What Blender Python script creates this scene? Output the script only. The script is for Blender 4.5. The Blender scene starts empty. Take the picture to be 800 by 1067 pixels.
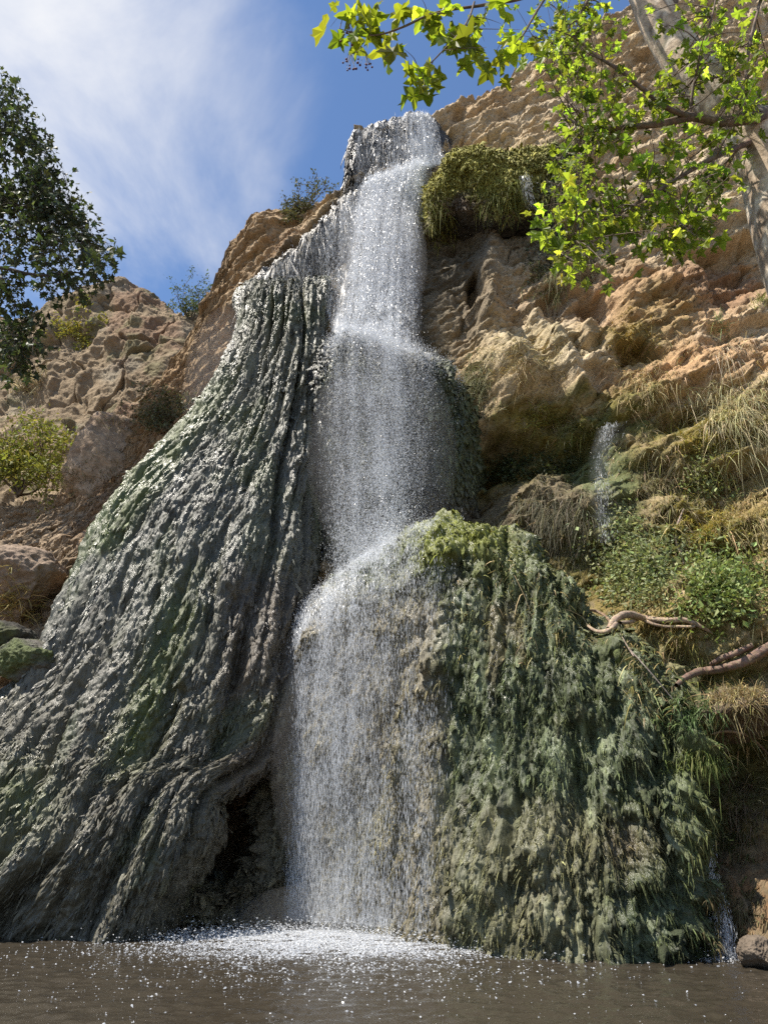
import bpy, math, random
import numpy as np
from mathutils import Vector

rng = np.random.default_rng(11)
random.seed(11)
scene = bpy.context.scene
COL = scene.collection
R = math.radians

# ------------------------------------------------------------------ camera geometry
PITCH = R(22.0)
CP, SP = math.cos(PITCH), math.sin(PITCH)
FOC = 533.5 / math.tan(R(33.0))
EYE = np.array([0.0, 0.0, 1.5])


def ray(px, py):
    px = np.asarray(px, float); py = np.asarray(py, float)
    xv = (px - 400.0) / FOC; yv = (533.5 - py) / FOC
    return np.stack([xv, CP - yv * SP, SP + yv * CP], -1)


def at(px, py, Y):
    """the point of the place seen at photo pixel (px, py) and lying at distance Y north of the eye"""
    d = ray(px, py)
    return EYE + d * (np.asarray(Y, float) / d[..., 1])[..., None]


def on_water(px, py, z=0.0):
    d = ray(px, py)
    return EYE + d * ((z - EYE[2]) / d[..., 2])[..., None]


# ------------------------------------------------------------------ noise
PERM = np.concatenate([rng.permutation(256)] * 3)
_g = rng.normal(size=(256, 3)); GR = _g / np.linalg.norm(_g, axis=1, keepdims=True)
PT = rng.random((256, 3))


def gn(p):
    p = np.asarray(p, float)
    i = np.floor(p).astype(np.int64); f = p - i; i &= 255
    u = f * f * f * (f * (f * 6 - 15) + 10)
    out = 0
    for dx in (0, 1):
        hx = PERM[(i[..., 0] + dx) & 255]; wx = u[..., 0] if dx else 1 - u[..., 0]
        for dy in (0, 1):
            hy = PERM[(hx + i[..., 1] + dy) & 255]; wy = u[..., 1] if dy else 1 - u[..., 1]
            for dz in (0, 1):
                g = GR[PERM[(hy + i[..., 2] + dz) & 255]]
                wz = u[..., 2] if dz else 1 - u[..., 2]
                out = out + wx * wy * wz * (g[..., 0] * (f[..., 0] - dx) + g[..., 1] * (f[..., 1] - dy) + g[..., 2] * (f[..., 2] - dz))
    return out * 1.6


def fbm(p, octv=4, gain=0.5, lac=2.03):
    a, s, out = 1.0, 0.0, 0
    p = np.asarray(p, float)
    for k in range(octv):
        out = out + a * gn(p + k * 17.3); s += a
        a *= gain; p = p * lac
    return out / s


def ridged(p, octv=4, gain=0.5, lac=2.07):
    a, s, out = 1.0, 0.0, 0
    p = np.asarray(p, float)
    for k in range(octv):
        out = out + a * (1 - np.abs(gn(p + k * 9.1)) * 1.6); s += a
        a *= gain; p = p * lac
    return out / s


def worley2(p):
    """2-D cell noise: distance to nearest point, to second nearest, and a random value of the cell"""
    p = np.asarray(p, float)
    i = np.floor(p).astype(np.int64); f = p - i
    d1 = np.full(p.shape[:-1], 9.0); d2 = d1.copy(); idn = np.zeros(p.shape[:-1])
    for dx in (-1, 0, 1):
        for dy in (-1, 0, 1):
            h = PERM[(PERM[(i[..., 0] + dx) & 255] + i[..., 1] + dy) & 255]
            q = PT[h]
            d = np.hypot(q[..., 0] + dx - f[..., 0], q[..., 1] + dy - f[..., 1])
            new = d < d1
            d2 = np.where(new, d1, np.minimum(d2, d)); idn = np.where(new, q[..., 2], idn); d1 = np.where(new, d, d1)
    return d1, d2, idn


def sstep(a, b, x):
    t = np.clip((x - a) / (b - a), 0, 1)
    return t * t * (3 - 2 * t)


def vec(*a):
    return np.stack(np.broadcast_arrays(*a), -1)


# ------------------------------------------------------------------ objects
def tag(o, label=None, cat=None, group=None, kind=None):
    if label: o['label'] = label
    if cat: o['category'] = cat
    if group: o['group'] = group
    if kind: o['kind'] = kind
    return o


def empty(name, loc, label=None, cat=None, group=None):
    o = bpy.data.objects.new(name, None); COL.objects.link(o)
    o.location = [float(c) for c in loc]; o.empty_display_size = 0.2
    return tag(o, label, cat, group)


def mesh_obj(name, verts, faces, mat, parent=None, smooth=True, col=None, matidx=None):
    """faces: int array (n, 3 or 4) or a list of such arrays; verts in world coordinates"""
    verts = np.asarray(verts, np.float32)
    fl = faces if isinstance(faces, list) else [faces]
    fl = [np.asarray(f, np.int32) for f in fl if len(f)]
    me = bpy.data.meshes.new(name)
    me.vertices.add(len(verts))
    base = np.zeros(3, np.float32)
    if parent is not None:
        base = np.array(parent.location, np.float32)
        pp = parent.parent
        if pp is not None: base = base + np.array(pp.location, np.float32)
    me.vertices.foreach_set('co', (verts - base).ravel())
    loops = np.concatenate([f.ravel() for f in fl])
    cnt = np.concatenate([np.full(len(f), f.shape[1], np.int32) for f in fl])
    me.loops.add(len(loops)); me.loops.foreach_set('vertex_index', loops)
    me.polygons.add(len(cnt))
    st = np.concatenate([[0], np.cumsum(cnt)[:-1]]).astype(np.int32)
    me.polygons.foreach_set('loop_start', st); me.polygons.foreach_set('loop_total', cnt)
    if matidx is not None: me.polygons.foreach_set('material_index', np.asarray(matidx, np.int32))
    me.update(calc_edges=True)
    me.polygons.foreach_set('use_smooth', np.full(len(cnt), bool(smooth)))
    if col is not None:
        col = np.asarray(col, np.float32)
        if col.shape[1] == 3: col = np.concatenate([col, np.ones((len(col), 1), np.float32)], 1)
        a = me.color_attributes.new('tint', 'FLOAT_COLOR', 'POINT'); a.data.foreach_set('color', col.ravel())
    for m in (mat if isinstance(mat, list) else [mat]): me.materials.append(m)
    o = bpy.data.objects.new(name, me); COL.objects.link(o)
    if parent is not None: o.parent = parent
    return o


def grid_faces(nr, nc):
    i = np.arange(nr * nc).reshape(nr, nc)
    return np.stack([i[:-1, :-1], i[:-1, 1:], i[1:, 1:], i[1:, :-1]], -1).reshape(-1, 4)


def grid_normals(P):
    n = np.cross(np.gradient(P, axis=1), np.gradient(P, axis=0))
    n /= np.maximum(np.linalg.norm(n, axis=-1, keepdims=True), 1e-9)
    s = np.sign((n * (EYE - P)).sum(-1).mean())
    return n * s


def crom(K, n):
    """Catmull-Rom weights: n samples over K control points"""
    B = np.zeros((n, K))
    for r, t in enumerate(np.linspace(0, K - 1, n)):
        i = min(int(t), K - 2); f = t - i
        w = (-.5 * f**3 + f * f - .5 * f, 1.5 * f**3 - 2.5 * f * f + 1, -1.5 * f**3 + 2 * f * f + .5 * f, .5 * f**3 - .5 * f * f)
        for k, wk in zip((i - 1, i, i + 1, i + 2), w): B[r, min(max(k, 0), K - 1)] += wk
    return B


def net(ctrl, nr, nc):
    ctrl = np.asarray(ctrl, float)
    return np.einsum('ra,abk,cb->rck', crom(ctrl.shape[0], nr), ctrl, crom(ctrl.shape[1], nc))


def px_rows(rows):
    return np.array([[at(*c) for c in r] for r in rows])


def lerp3(cols, w):
    return cols[0] * (1 - w[..., None]) + cols[1] * w[..., None]


def mixc(c, d, w):
    w = np.clip(w, 0, 1)[..., None]
    return c * (1 - w) + np.asarray(d, float) * w


def poly_dist(P, Q):
    """distance from 2-D points P (..., 2) to polyline Q"""
    best = np.full(P.shape[:-1], 1e9)
    for a, b in zip(Q[:-1], Q[1:]):
        ab = b - a; t = np.clip(((P - a) @ ab) / max(ab @ ab, 1e-9), 0, 1)
        best = np.minimum(best, np.linalg.norm(P - (a + t[..., None] * ab), axis=-1))
    return best


# ------------------------------------------------------------------ materials
class NT:
    def __init__(self, name):
        self.m = bpy.data.materials.new(name); self.m.use_nodes = True
        self.t = self.m.node_tree; self.t.nodes.clear()
        self.out = self.n('ShaderNodeOutputMaterial')

    def n(self, typ, **kw):
        nd = self.t.nodes.new(typ)
        for k, v in kw.items():
            if k in nd.inputs: nd.inputs[k].default_value = v
            else: setattr(nd, k, v)
        return nd

    def l(self, a, b):
        self.t.links.new(a, b)

    def noise(self, scale, detail=4, rough=.55, vec=None, stretch=None):
        tc = self.n('ShaderNodeTexCoord'); src = tc.outputs['Object']
        if stretch:
            mp = self.n('ShaderNodeMapping'); mp.inputs['Scale'].default_value = stretch
            self.l(src, mp.inputs['Vector']); src = mp.outputs['Vector']
        nz = self.n('ShaderNodeTexNoise', Scale=scale, Detail=detail, Roughness=rough)
        self.l(src, nz.inputs['Vector'])
        return nz.outputs['Fac']

    def rmap(self, fac, a, b, c, d):
        m = self.n('ShaderNodeMapRange'); m.clamp = True
        for k, v in zip((1, 2, 3, 4), (a, b, c, d)): m.inputs[k].default_value = v
        self.l(fac, m.inputs[0]); return m.outputs[0]

    def math(self, op, a, b=None):
        m = self.n('ShaderNodeMath', operation=op)
        for k, v in enumerate((a, b)):
            if v is None: continue
            if isinstance(v, (int, float)): m.inputs[k].default_value = v
            else: self.l(v, m.inputs[k])
        return m.outputs[0]

    def mix(self, fac, a, b, mode='MIX'):
        m = self.n('ShaderNodeMix', data_type='RGBA', blend_type=mode)
        for s, v in ((m.inputs[0], fac), (m.inputs[6], a), (m.inputs[7], b)):
            if isinstance(v, (int, float)): s.default_value = v
            elif isinstance(v, tuple): s.default_value = (*v, 1)
            else: self.l(v, s)
        return m.outputs[2]

    def tint(self):
        return self.n('ShaderNodeVertexColor', layer_name='tint').outputs['Color']

    def bump(self, h, strength, dist):
        b = self.n('ShaderNodeBump', Strength=strength, Distance=dist); self.l(h, b.inputs['Height'])
        return b.outputs['Normal']


def rock_mat(name, rough=.85, spec=.3, fine=22, var=(.72, 1.25), bump=.7, bdist=.04, stretch=None, sheen=None):
    """tint attribute (colour of each place on the rock, painted shade included) broken up by grains of two sizes"""
    k = NT(name)
    c = k.tint()
    n1 = k.noise(fine, 6, .65, stretch=stretch); n2 = k.noise(fine * .18, 5, .6, stretch=stretch)
    v = k.math('MULTIPLY', k.rmap(n1, .3, .7, *var), k.rmap(n2, .3, .7, .78, 1.2))
    vm = k.n('ShaderNodeCombineColor')
    for s in range(3): k.l(v, vm.inputs[s])
    col = k.mix(1.0, c, vm.outputs[0], 'MULTIPLY')
    b = k.n('ShaderNodeBsdfPrincipled', Roughness=rough)
    b.inputs['Specular IOR Level'].default_value = spec
    k.l(col, b.inputs['Base Color'])
    k.l(k.bump(k.math('ADD', n1, k.math('MULTIPLY', n2, 2.0)), bump, bdist), b.inputs['Normal'])
    if sheen:                                                       # wet rock: the film of water lies in streaks
        w = k.rmap(k.noise(sheen[0], 4, .6, stretch=stretch), .42, .62, sheen[1], rough)
        k.l(w, b.inputs['Roughness'])
    k.l(b.outputs[0], k.out.inputs[0])
    return k.m


def leaf_mat(name, refl, trans, rough=.55, tw=.45):
    k = NT(name)
    t = k.tint()
    b = k.n('ShaderNodeBsdfPrincipled', Roughness=rough); b.inputs['Specular IOR Level'].default_value = .35
    k.l(k.mix(1.0, t, refl, 'MULTIPLY'), b.inputs['Base Color'])
    tr = k.n('ShaderNodeBsdfTranslucent'); k.l(k.mix(1.0, t, trans, 'MULTIPLY'), tr.inputs[0])
    mx = k.n('ShaderNodeMixShader', Fac=tw); mx.inputs[0].default_value = tw
    k.l(b.outputs[0], mx.inputs[1]); k.l(tr.outputs[0], mx.inputs[2]); k.l(mx.outputs[0], k.out.inputs[0])
    return k.m


M = {}
M['cliff'] = rock_mat('cliff rock', .9, .25, 14, (.7, 1.28), .8, .06)
M['hill'] = rock_mat('hill rock', .95, .2, 3.0, (.7, 1.25), .8, .25)
M['boulder'] = rock_mat('boulder rock', .9, .25, 9, (.7, 1.25), .8, .06)
M['flow'] = rock_mat('wet flowstone', .6, .5, 16, (.65, 1.3), .7, .05, (1, 1, .3), sheen=(2.2, .27))
M['moss'] = rock_mat('wet moss', .75, .35, 26, (.6, 1.35), .9, .05)
M['bark'] = rock_mat('mottled bark', .85, .3, 16, (.6, 1.3), .6, .02)
M['wood'] = rock_mat('weathered wood', .8, .3, 14, (.6, 1.3), .7, .03, (1, 1, 1))

# ------------------------------------------------------------------ main cliff (a face Y = f(x, z))
CTRL = [  # px, py, Y
    # falls axis
    (370, 136, 20.6), (412, 125, 20.6), (452, 122, 20.6), (372, 200, 20.3), (410, 200, 19.8), (445, 200, 19.9), (400, 260, 19.3), (440, 280, 19.4),
    (400, 350, 18.4), (470, 350, 18.6), (400, 500, 17.9), (490, 520, 17.6), (400, 700, 17.4), (400, 960, 17.6), (300, 960, 19.0), (240, 900, 19.6), (300, 800, 18.6),
    # right of the falls, going up
    (500, 98, 20.6), (560, 66, 20.4), (640, 20, 20.2), (760, -70, 20.6), (900, -130, 20.8),
    (520, 160, 19.6), (600, 160, 19.0), (700, 150, 18.6), (800, 140, 18.4), (900, 140, 18.4),
    (520, 260, 18.8), (600, 260, 18.0), (700, 250, 17.4), (800, 240, 17.0), (900, 240, 16.8),
    (540, 360, 17.8), (620, 360, 17.0), (700, 350, 16.4), (800, 350, 15.8), (900, 350, 15.6),
    (560, 440, 17.0), (640, 440, 16.2), (720, 440, 15.5), (800, 440, 14.9), (900, 440, 14.6),
    (560, 520, 16.4), (640, 540, 15.3), (720, 540, 14.6), (800, 540, 14.0), (900, 540, 13.6),
    (600, 640, 15.0), (660, 650, 14.2), (740, 640, 13.5), (800, 640, 13.0), (900, 640, 12.5),
    (700, 740, 13.2), (760, 740, 12.6), (820, 740, 12.2), (920, 740, 11.6),
    (700, 860, 12.7), (760, 870, 11.9), (820, 870, 11.4), (920, 870, 10.8),
    (600, 980, 13.2), (720, 990, 12.1), (770, 1003, 11.2), (830, 1010, 10.6), (950, 1020, 9.8),
    # left of the falls: tan shoulder and the slope behind the apron
    (335, 215, 21.0), (300, 222, 21.6), (256, 237, 22.0), (300, 260, 20.6), (255, 300, 20.6), (235, 268, 22.0), (215, 312, 22.2), (190, 362, 22.6), (230, 370, 20.8),
    (155, 412, 23.0), (180, 450, 21.0), (120, 470, 23.0), (100, 560, 19.6), (60, 520, 23.5), (-60, 540, 24.0), (-250, 560, 25.0), (20, 620, 20.0), (-100, 640, 20.0), (-250, 660, 21.0),
    (60, 740, 17.6), (-100, 760, 18.0), (200, 700, 17.6), (200, 560, 18.6), (100, 900, 18.6), (-200, 900, 17.6), (-250, 980, 17.0)]
CA = np.array(CTRL, float)
CW = at(CA[:, 0], CA[:, 1], CA[:, 2])


def tps(C, v, Q, lam=.02):
    def k(r2): return .5 * r2 * np.log(np.maximum(r2, 1e-9))
    n = len(C)
    A = np.zeros((n + 3, n + 3))
    A[:n, :n] = k(((C[:, None] - C[None]) ** 2).sum(-1)) + np.eye(n) * lam
    A[:n, n] = 1; A[:n, n + 1:] = C; A[n:, :n] = A[:n, n:].T
    w = np.linalg.solve(A, np.concatenate([v, np.zeros(3)]))
    out = w[n] + Q @ w[n + 1:]
    for i in range(n): out = out + w[i] * k(((Q - C[i]) ** 2).sum(-1))
    return out


RIM = [(-420, 575, 25), (-250, 560, 25), (-60, 540, 24), (0, 528, 23.8), (60, 516, 23.5), (120, 468, 23), (155, 412, 23), (190, 360, 22.6), (215, 310, 22.2), (233, 270, 22), (242, 250, 22), (262, 230, 21.9), (285, 222, 21.7),
       (310, 219, 21.4), (335, 213, 21.0), (352, 204, 20.8), (366, 196, 20.6), (369, 140, 20.6), (392, 131, 20.6), (412, 124, 20.6), (430, 120, 20.6), (448, 121, 20.6), (456, 118, 20.6), (480, 104, 20.6), (500, 98, 20.6), (520, 84, 20.5),
       (545, 68, 20.4), (575, 60, 20.4), (600, 45, 20.3), (640, 18, 20.2), (690, -25, 20.3), (760, -72, 20.6), (900, -130, 20.8), (1100, -160, 20.8)]
RW = np.array([at(*c) for c in RIM])


def rim_z(x): return np.interp(x, RW[:, 0], RW[:, 2])


def base_y(x, z): return tps(CW[:, [0, 2]], CW[:, 1], np.stack([x, z], -1))


def xz(px, py, Y=None):
    """(x, z) on the bare face at a pixel"""
    if Y is None:
        Y = 18.0
        for _ in range(12):
            p = at(px, py, Y); Y = float(base_y(np.array([p[0]]), np.array([p[2]]))[0])
    p = at(px, py, Y)
    return np.array([p[0], p[2]])


NCX, NCZ, NTOP = 800, 660, 26
cx = np.linspace(-20.5, 17.5, NCX)
rz = rim_z(cx) + .28 * gn(vec(cx * 1.3, 0 * cx, 0 * cx)) + .13 * gn(vec(cx * 4.1, 0 * cx + 3, 0 * cx))
tv = np.linspace(0, 1, NCZ)[:, None]
Z0 = -1.2 + tv * (rz[None, :] + 1.2)
X0 = np.broadcast_to(cx[None, :], Z0.shape).copy()
Yb = base_y(X0, Z0)
XZ = np.stack([X0, Z0], -1)
Yd = np.zeros_like(Yb)


def ledge(pts, A, w, h1, h2, ends=.5):
    """below the polyline the face steps back by A over w metres and comes out again between h1 and h2 below it"""
    global Yd
    q = np.array([xz(*p) for p in pts]); q = q[np.argsort(q[:, 0])]
    d = np.interp(X0, q[:, 0], q[:, 1]) - Z0 + .12 * gn(vec(X0 * 1.7, Z0 * 1.7, 0 * X0)) 
    win = sstep(q[0, 0] - ends, q[0, 0] + ends, X0) * (1 - sstep(q[-1, 0] - ends, q[-1, 0] + ends, X0))
    Yd = Yd + A * win * sstep(-.05, w, d) * (1 - sstep(h1, h2, d))


def rib(pts, A, w):
    global Yd
    q = np.array([xz(*p) for p in pts])
    Yd = Yd - A * np.exp(-(poly_dist(XZ, q) / w) ** 2)


def bump(px, py, A, rx, rz_):
    global Yd
    c = xz(px, py)
    Yd = Yd - A * np.exp(-((X0 - c[0]) / rx) ** 2 - ((Z0 - c[1]) / rz_) ** 2)


ledge([(262, 296), (285, 278), (310, 258), (335, 235), (355, 212), (374, 194)], 1.5, .35, 2.6, 4.0, .3)      # under the dripping lip
ledge([(495, 468), (520, 445), (555, 446), (590, 452), (625, 440)], .9, .4, 1.0, 2.4, .4)                     # dark overhang
ledge([(560, 432), (600, 425), (640, 428), (690, 415), (730, 400)], .25, .25, .6, 1.4, .3)
ledge([(724, 262), (760, 250), (800, 236), (850, 226)], .8, .15, 1.7, 3.0, .25)                              # the brown recess
ledge([(728, 345), (760, 338), (800, 330), (850, 320)], .35, .2, .5, 1.2, .3)
ledge([(640, 368), (662, 358), (690, 366)], .5, .12, .35, .7, .2)
ledge([(690, 425), (720, 418), (735, 425)], .5, .15, .3, .8, .2)
ledge([(640, 480), (680, 470), (720, 486), (760, 478), (800, 470)], .4, .25, .8, 1.6, .4)
ledge([(690, 560), (720, 556), (760, 566), (800, 555)], .4, .25, .6, 1.4, .3)
ledge([(560, 560), (600, 556), (640, 562)], .5, .3, 1.2, 2.2, .3)
ledge([(690, 668), (730, 676), (770, 690), (810, 672)], .5, .3, .5, 1.3, .3)
ledge([(700, 800), (740, 790), (780, 772), (830, 770)], .6, .25, .9, 2.0, .4)
ledge([(740, 760), (780, 742), (830, 735)], .3, .2, .4, .9, .3)
ledge([(486, 300), (492, 292), (500, 300)], .9, .1, 1.1, 1.5, .12)                                           # black slot
ledge([(550, 320), (575, 300), (610, 300), (640, 315)], .5, .3, 1.0, 2.2, .3)
ledge([(455, 128), (480, 140), (520, 150)], .3, .3, .5, 1.0, .3)
rib([(555, 328), (568, 355), (585, 385), (600, 412)], .8, .28)
rib([(505, 330), (520, 370), (545, 410)], .6, .45)
rib([(512, 240), (508, 290), (505, 340)], .5, .35)
rib([(590, 290), (600, 330), (612, 380)], .35, .3)
rib([(655, 280), (648, 330), (640, 380)], .4, .4)
rib([(262, 300), (300, 262), (340, 228), (374, 192)], .35, .3)
rib([(700, 255), (745, 225), (800, 205)], .4, .3)
rib([(640, 230), (690, 205), (760, 170)], .3, .3)
bump(530, 390, .5, .8, .9); bump(760, 395, .5, 1.6, .8); bump(720, 610, .5, 1.3, 1.0)
bump(610, 520, .45, .7, 1.0); bump(690, 300, .4, .8, .8); bump(275, 245, .5, .8, .8); bump(560, 500, .5, .6, .7)
for cxp, cyp, a, rr in ((478, 120, -.5, .2), (463, 128, -.4, .25), (700, 540, -.5, .16), (640, 560, -.4, .2), (655, 372, -.5, .14), (735, 420, -.4, .2), (712, 568, -.5, .2), (786, 392, -.5, .16), (790, 460, -.3, .2), (765, 520, -.4, .2), (520, 478, -.5, .35), (660, 915, -.7, .3)):
    bump(cxp, cyp, a, rr, rr * 1.2)
p3 = np.stack([X0, Yb, Z0], -1)
# bedding dips to the left: lines run up to the right
ca, sa = math.cos(R(24)), math.sin(R(24))
bx, bz = X0 * ca + Z0 * sa, -X0 * sa + Z0 * ca
left = 1 - sstep(-4.5, -3.0, X0)
Yd += -.55 * fbm(p3 * .22 + 5, 3) - .34 * (ridged(p3 * .55, 3) - .5)
bed = fbm(vec(bx * .5, Yb * .5, bz * 2.6), 4, .55)
Yd += -.36 * bed - .07 * np.sin(bz * 7 + 3 * fbm(p3 * .4, 2)) * sstep(0, .4, fbm(p3 * .3 + 40, 2) + .15)
w1, w2, wi = worley2(vec(bx * 1.0 + .3 * gn(p3 * 1.5), bz * 1.7 + .3 * gn(p3 * 1.5 + 9)))
Yd += .16 * (1 - sstep(0, .16, w2 - w1)) * sstep(-.1, .3, fbm(p3 * .5 + 70, 2)) - .14 * (wi - .5)
Yd += -.12 * (ridged(p3 * 2.2, 3) - .5) - .09 * fbm(p3 * 5.0, 3, .6) - .05 * (ridged(p3 * 9.0 + 3, 2) - .5)
w1b, w2b, wib = worley2(vec(bx * 3.1 + .5 * gn(p3 * 2.5), bz * 4.6 + .5 * gn(p3 * 2.5 + 9)))
Yd += .06 * (1 - sstep(0, .2, w2b - w1b)) * sstep(-.2, .2, fbm(p3 * .8 + 20, 2)) - .06 * (wib - .5)
fineamp = .05 * gn(p3 * 19.0)
Yf = Yb + Yd + fineamp
Xf = X0 + .06 * gn(p3 * 2.7 + 21) + .03 * gn(p3 * 9 + 1); Zf = Z0 + (.10 * gn(p3 * 2.7 + 33) + .03 * gn(p3 * 9 + 8)) * sstep(0, .05, tv) 
# the top rolls back into the plateau
k = np.arange(1, NTOP + 1)[:, None] / NTOP
Xt = np.broadcast_to(Xf[-1:], (NTOP, NCX)); Yt = Yf[-1:] + 7 * k ** 1.6; Zt = Zf[-1:] + 1.1 * (k - .55 * k * k) * .9 + .2 * gn(vec(Xt * 1.2, Yt * 1.2, 0 * Xt)) * k
CL = np.concatenate([np.stack([Xf, Yf, Zf], -1), np.stack([Xt, Yt, Zt], -1)], 0)

# mineral colours, by place, with some shade painted in
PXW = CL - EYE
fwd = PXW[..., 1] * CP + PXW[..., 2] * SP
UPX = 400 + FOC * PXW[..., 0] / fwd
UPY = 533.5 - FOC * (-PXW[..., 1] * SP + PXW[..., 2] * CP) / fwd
Q = CL.reshape(-1, 3)


def zone(px, py, rx, ry, pts=None, soft=.5, wob=.35, seed=0):
    """0..1 inside an elliptical patch of the face with a ragged outline (centre in world x, z)"""
    c = xz(px, py); s = .0285
    d = np.hypot((CL[..., 0] - c[0]) / (rx * s), (CL[..., 2] - c[1]) / (ry * s * 1.05))
    return 1 - sstep(1 - soft, 1 + soft, d + wob * 2 * NZ)


NZ = fbm(CL * 1.1 + 13, 4, .6)
NZ2 = fbm(CL * .35 + 31, 3)
NZ3 = fbm(CL * 4.5 + 55, 3, .6)
col = np.broadcast_to(np.array([.47, .375, .265]), CL.shape).copy()
col = mixc(col, [.50, .42, .33], sstep(-.1, .4, NZ2))
col = mixc(col, [.39, .275, .165], sstep(.0, .45, fbm(CL * .5 + 90, 3)) * .8)
col = mixc(col, [.36, .275, .195], sstep(.1, .5, fbm(vec(bx if False else CL[..., 0] * .8, CL[..., 1] * .8, CL[..., 2] * .3), 3)) * .7)
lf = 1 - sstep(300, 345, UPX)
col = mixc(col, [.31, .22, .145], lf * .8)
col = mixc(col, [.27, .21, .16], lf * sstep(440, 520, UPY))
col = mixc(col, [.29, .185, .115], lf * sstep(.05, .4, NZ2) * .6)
wet_shade = np.clip(sstep(335, 365, UPX) * (1 - sstep(445, 490, UPX + 25 * NZ)) * sstep(130, 200, UPY), 0, 1)
wet_shade = np.maximum(wet_shade, zone(460, 262, 66, 105, wob=.15)); wet_shade = np.maximum(wet_shade, .8 * zone(515, 245, 62, 34, wob=.2)); wet_shade = np.maximum(wet_shade, .7 * zone(492, 330, 26, 50)); wet_shade = np.maximum(wet_shade, zone(480, 210, 40, 28)); wet_shade = np.maximum(wet_shade, zone(318, 282, 62, 46))  # wet rock, plus shade painted in below the moss-capped overhang
wet_shade = np.maximum(wet_shade, zone(412, 155, 50, 38)); wet_shade = np.maximum(wet_shade, .8 * zone(565, 190, 60, 40)); wet_shade = np.maximum(wet_shade, .75 * zone(560, 235, 60, 60))
col = mixc(col, [.075, .07, .06], wet_shade * .92)
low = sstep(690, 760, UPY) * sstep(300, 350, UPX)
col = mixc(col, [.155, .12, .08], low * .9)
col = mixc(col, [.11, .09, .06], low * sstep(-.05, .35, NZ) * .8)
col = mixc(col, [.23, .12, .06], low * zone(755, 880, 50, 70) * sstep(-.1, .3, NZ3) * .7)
dk = zone(560, 480, 80, 45) ; dk = np.maximum(dk, zone(600, 560, 80, 60)); dk = np.maximum(dk, zone(520, 550, 60, 60))  # shade under the dark overhang, painted into the rock
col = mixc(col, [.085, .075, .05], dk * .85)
purple_shade = zone(590, 330, 60, 50)  # less lit side of the cliff, its shade painted as purplish rock
col = mixc(col, [.31, .25, .20], purple_shade * .8)
pale = np.maximum(zone(740, 200, 110, 60), zone(560, 370, 50, 45)); col = mixc(col, [.56, .48, .36], pale * .7)
orange = np.maximum(zone(690, 320, 60, 45), zone(720, 385, 70, 30)); col = mixc(col, [.46, .29, .17], orange * .7)
brn_shade = zone(765, 290, 50, 38); col = mixc(col, [.24, .145, .095], brn_shade * .85)  # brown block painted darker for the shadow of the ledge above
moss = np.zeros(CL.shape[:2])
for (a, b, c, d, w) in ((560, 435, 40, 16, 1), (600, 450, 50, 22, .9), (655, 430, 30, 28, 1), (740, 450, 50, 30, 1), (735, 550, 45, 45, 1), (690, 480, 50, 50, .75), (770, 640, 60, 40, .8), (655, 360, 26, 26, .8), (680, 330, 30, 30, .5),
                        (530, 480, 60, 24, .7), (730, 760, 60, 35, .9), (720, 800, 40, 30, .8), (780, 600, 50, 50, .7), (640, 590, 50, 40, .8), (550, 375, 40, 30, .35), (700, 650, 60, 25, .8), (790, 460, 50, 50, .6), (760, 520, 60, 40, .7)):
    moss = np.maximum(moss, w * zone(a, b, c, d))
mg = sstep(-.3, .5, fbm(CL * .9 + 77, 3))
mcol = np.array([.17, .135, .028]) * (1 - mg[..., None]) + np.array([.10, .115, .03]) * mg[..., None]
mm = moss * sstep(-.35, .15, NZ3 + .2)
col = col * (1 - mm[..., None] * .9) + mcol * mm[..., None] * .9
gsh = np.maximum(zone(632, 490, 22, 60), zone(722, 745, 40, 40)); col = mixc(col, [.10, .14, .07], gsh * .7)
col = np.clip(col * np.array([1.02, .98, .84]), .01, 1)
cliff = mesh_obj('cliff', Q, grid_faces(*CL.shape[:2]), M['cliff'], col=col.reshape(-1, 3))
tag(cliff, 'tan and brown rock cliff rising behind the waterfall', 'cliff', kind='structure')


# ------------------------------------------------------------------ flowstone bodies made from control nets
def metric(P):
    du = np.linalg.norm(np.diff(P, axis=1), axis=-1); dv = np.linalg.norm(np.diff(P, axis=0), axis=-1)
    U = np.concatenate([[0], np.cumsum(du.mean(0))]); V = np.concatenate([[0], np.cumsum(dv.mean(1))])
    return np.broadcast_to(U[None, :], P.shape[:2]), np.broadcast_to(V[:, None], P.shape[:2])


HT = rng.random(4096)


def curtain(U, V, w, l, seed):
    """hanging lobes: each run of the flow swells downwards and is cut back under its tip"""
    out = 0
    for k_ in (0, 1):
        x = U / w + .5 * k_ + .55 * gn(vec(U / w * .35, V / l * .6, 0 * U + seed + k_ * 7)); c = np.floor(x).astype(int); fx = x - c - .5
        y = V / l + HT[(c * 37 + seed * 11 + k_ * 501) & 4095] * 7 + .35 * gn(vec(U / w * .5, V / l * .8, 0 * U + seed + 5)); r = np.floor(y).astype(int); fy = y - r
        a = .25 + HT[(c * 53 + r * 197 + seed + k_ * 91) & 4095]
        out = np.maximum(out, np.sqrt(np.clip(1 - (1.9 * fx) ** 2, 0, 1)) * fy ** 1.2 * (1 - sstep(.84, 1.0, fy)) * a)
    return out


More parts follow.
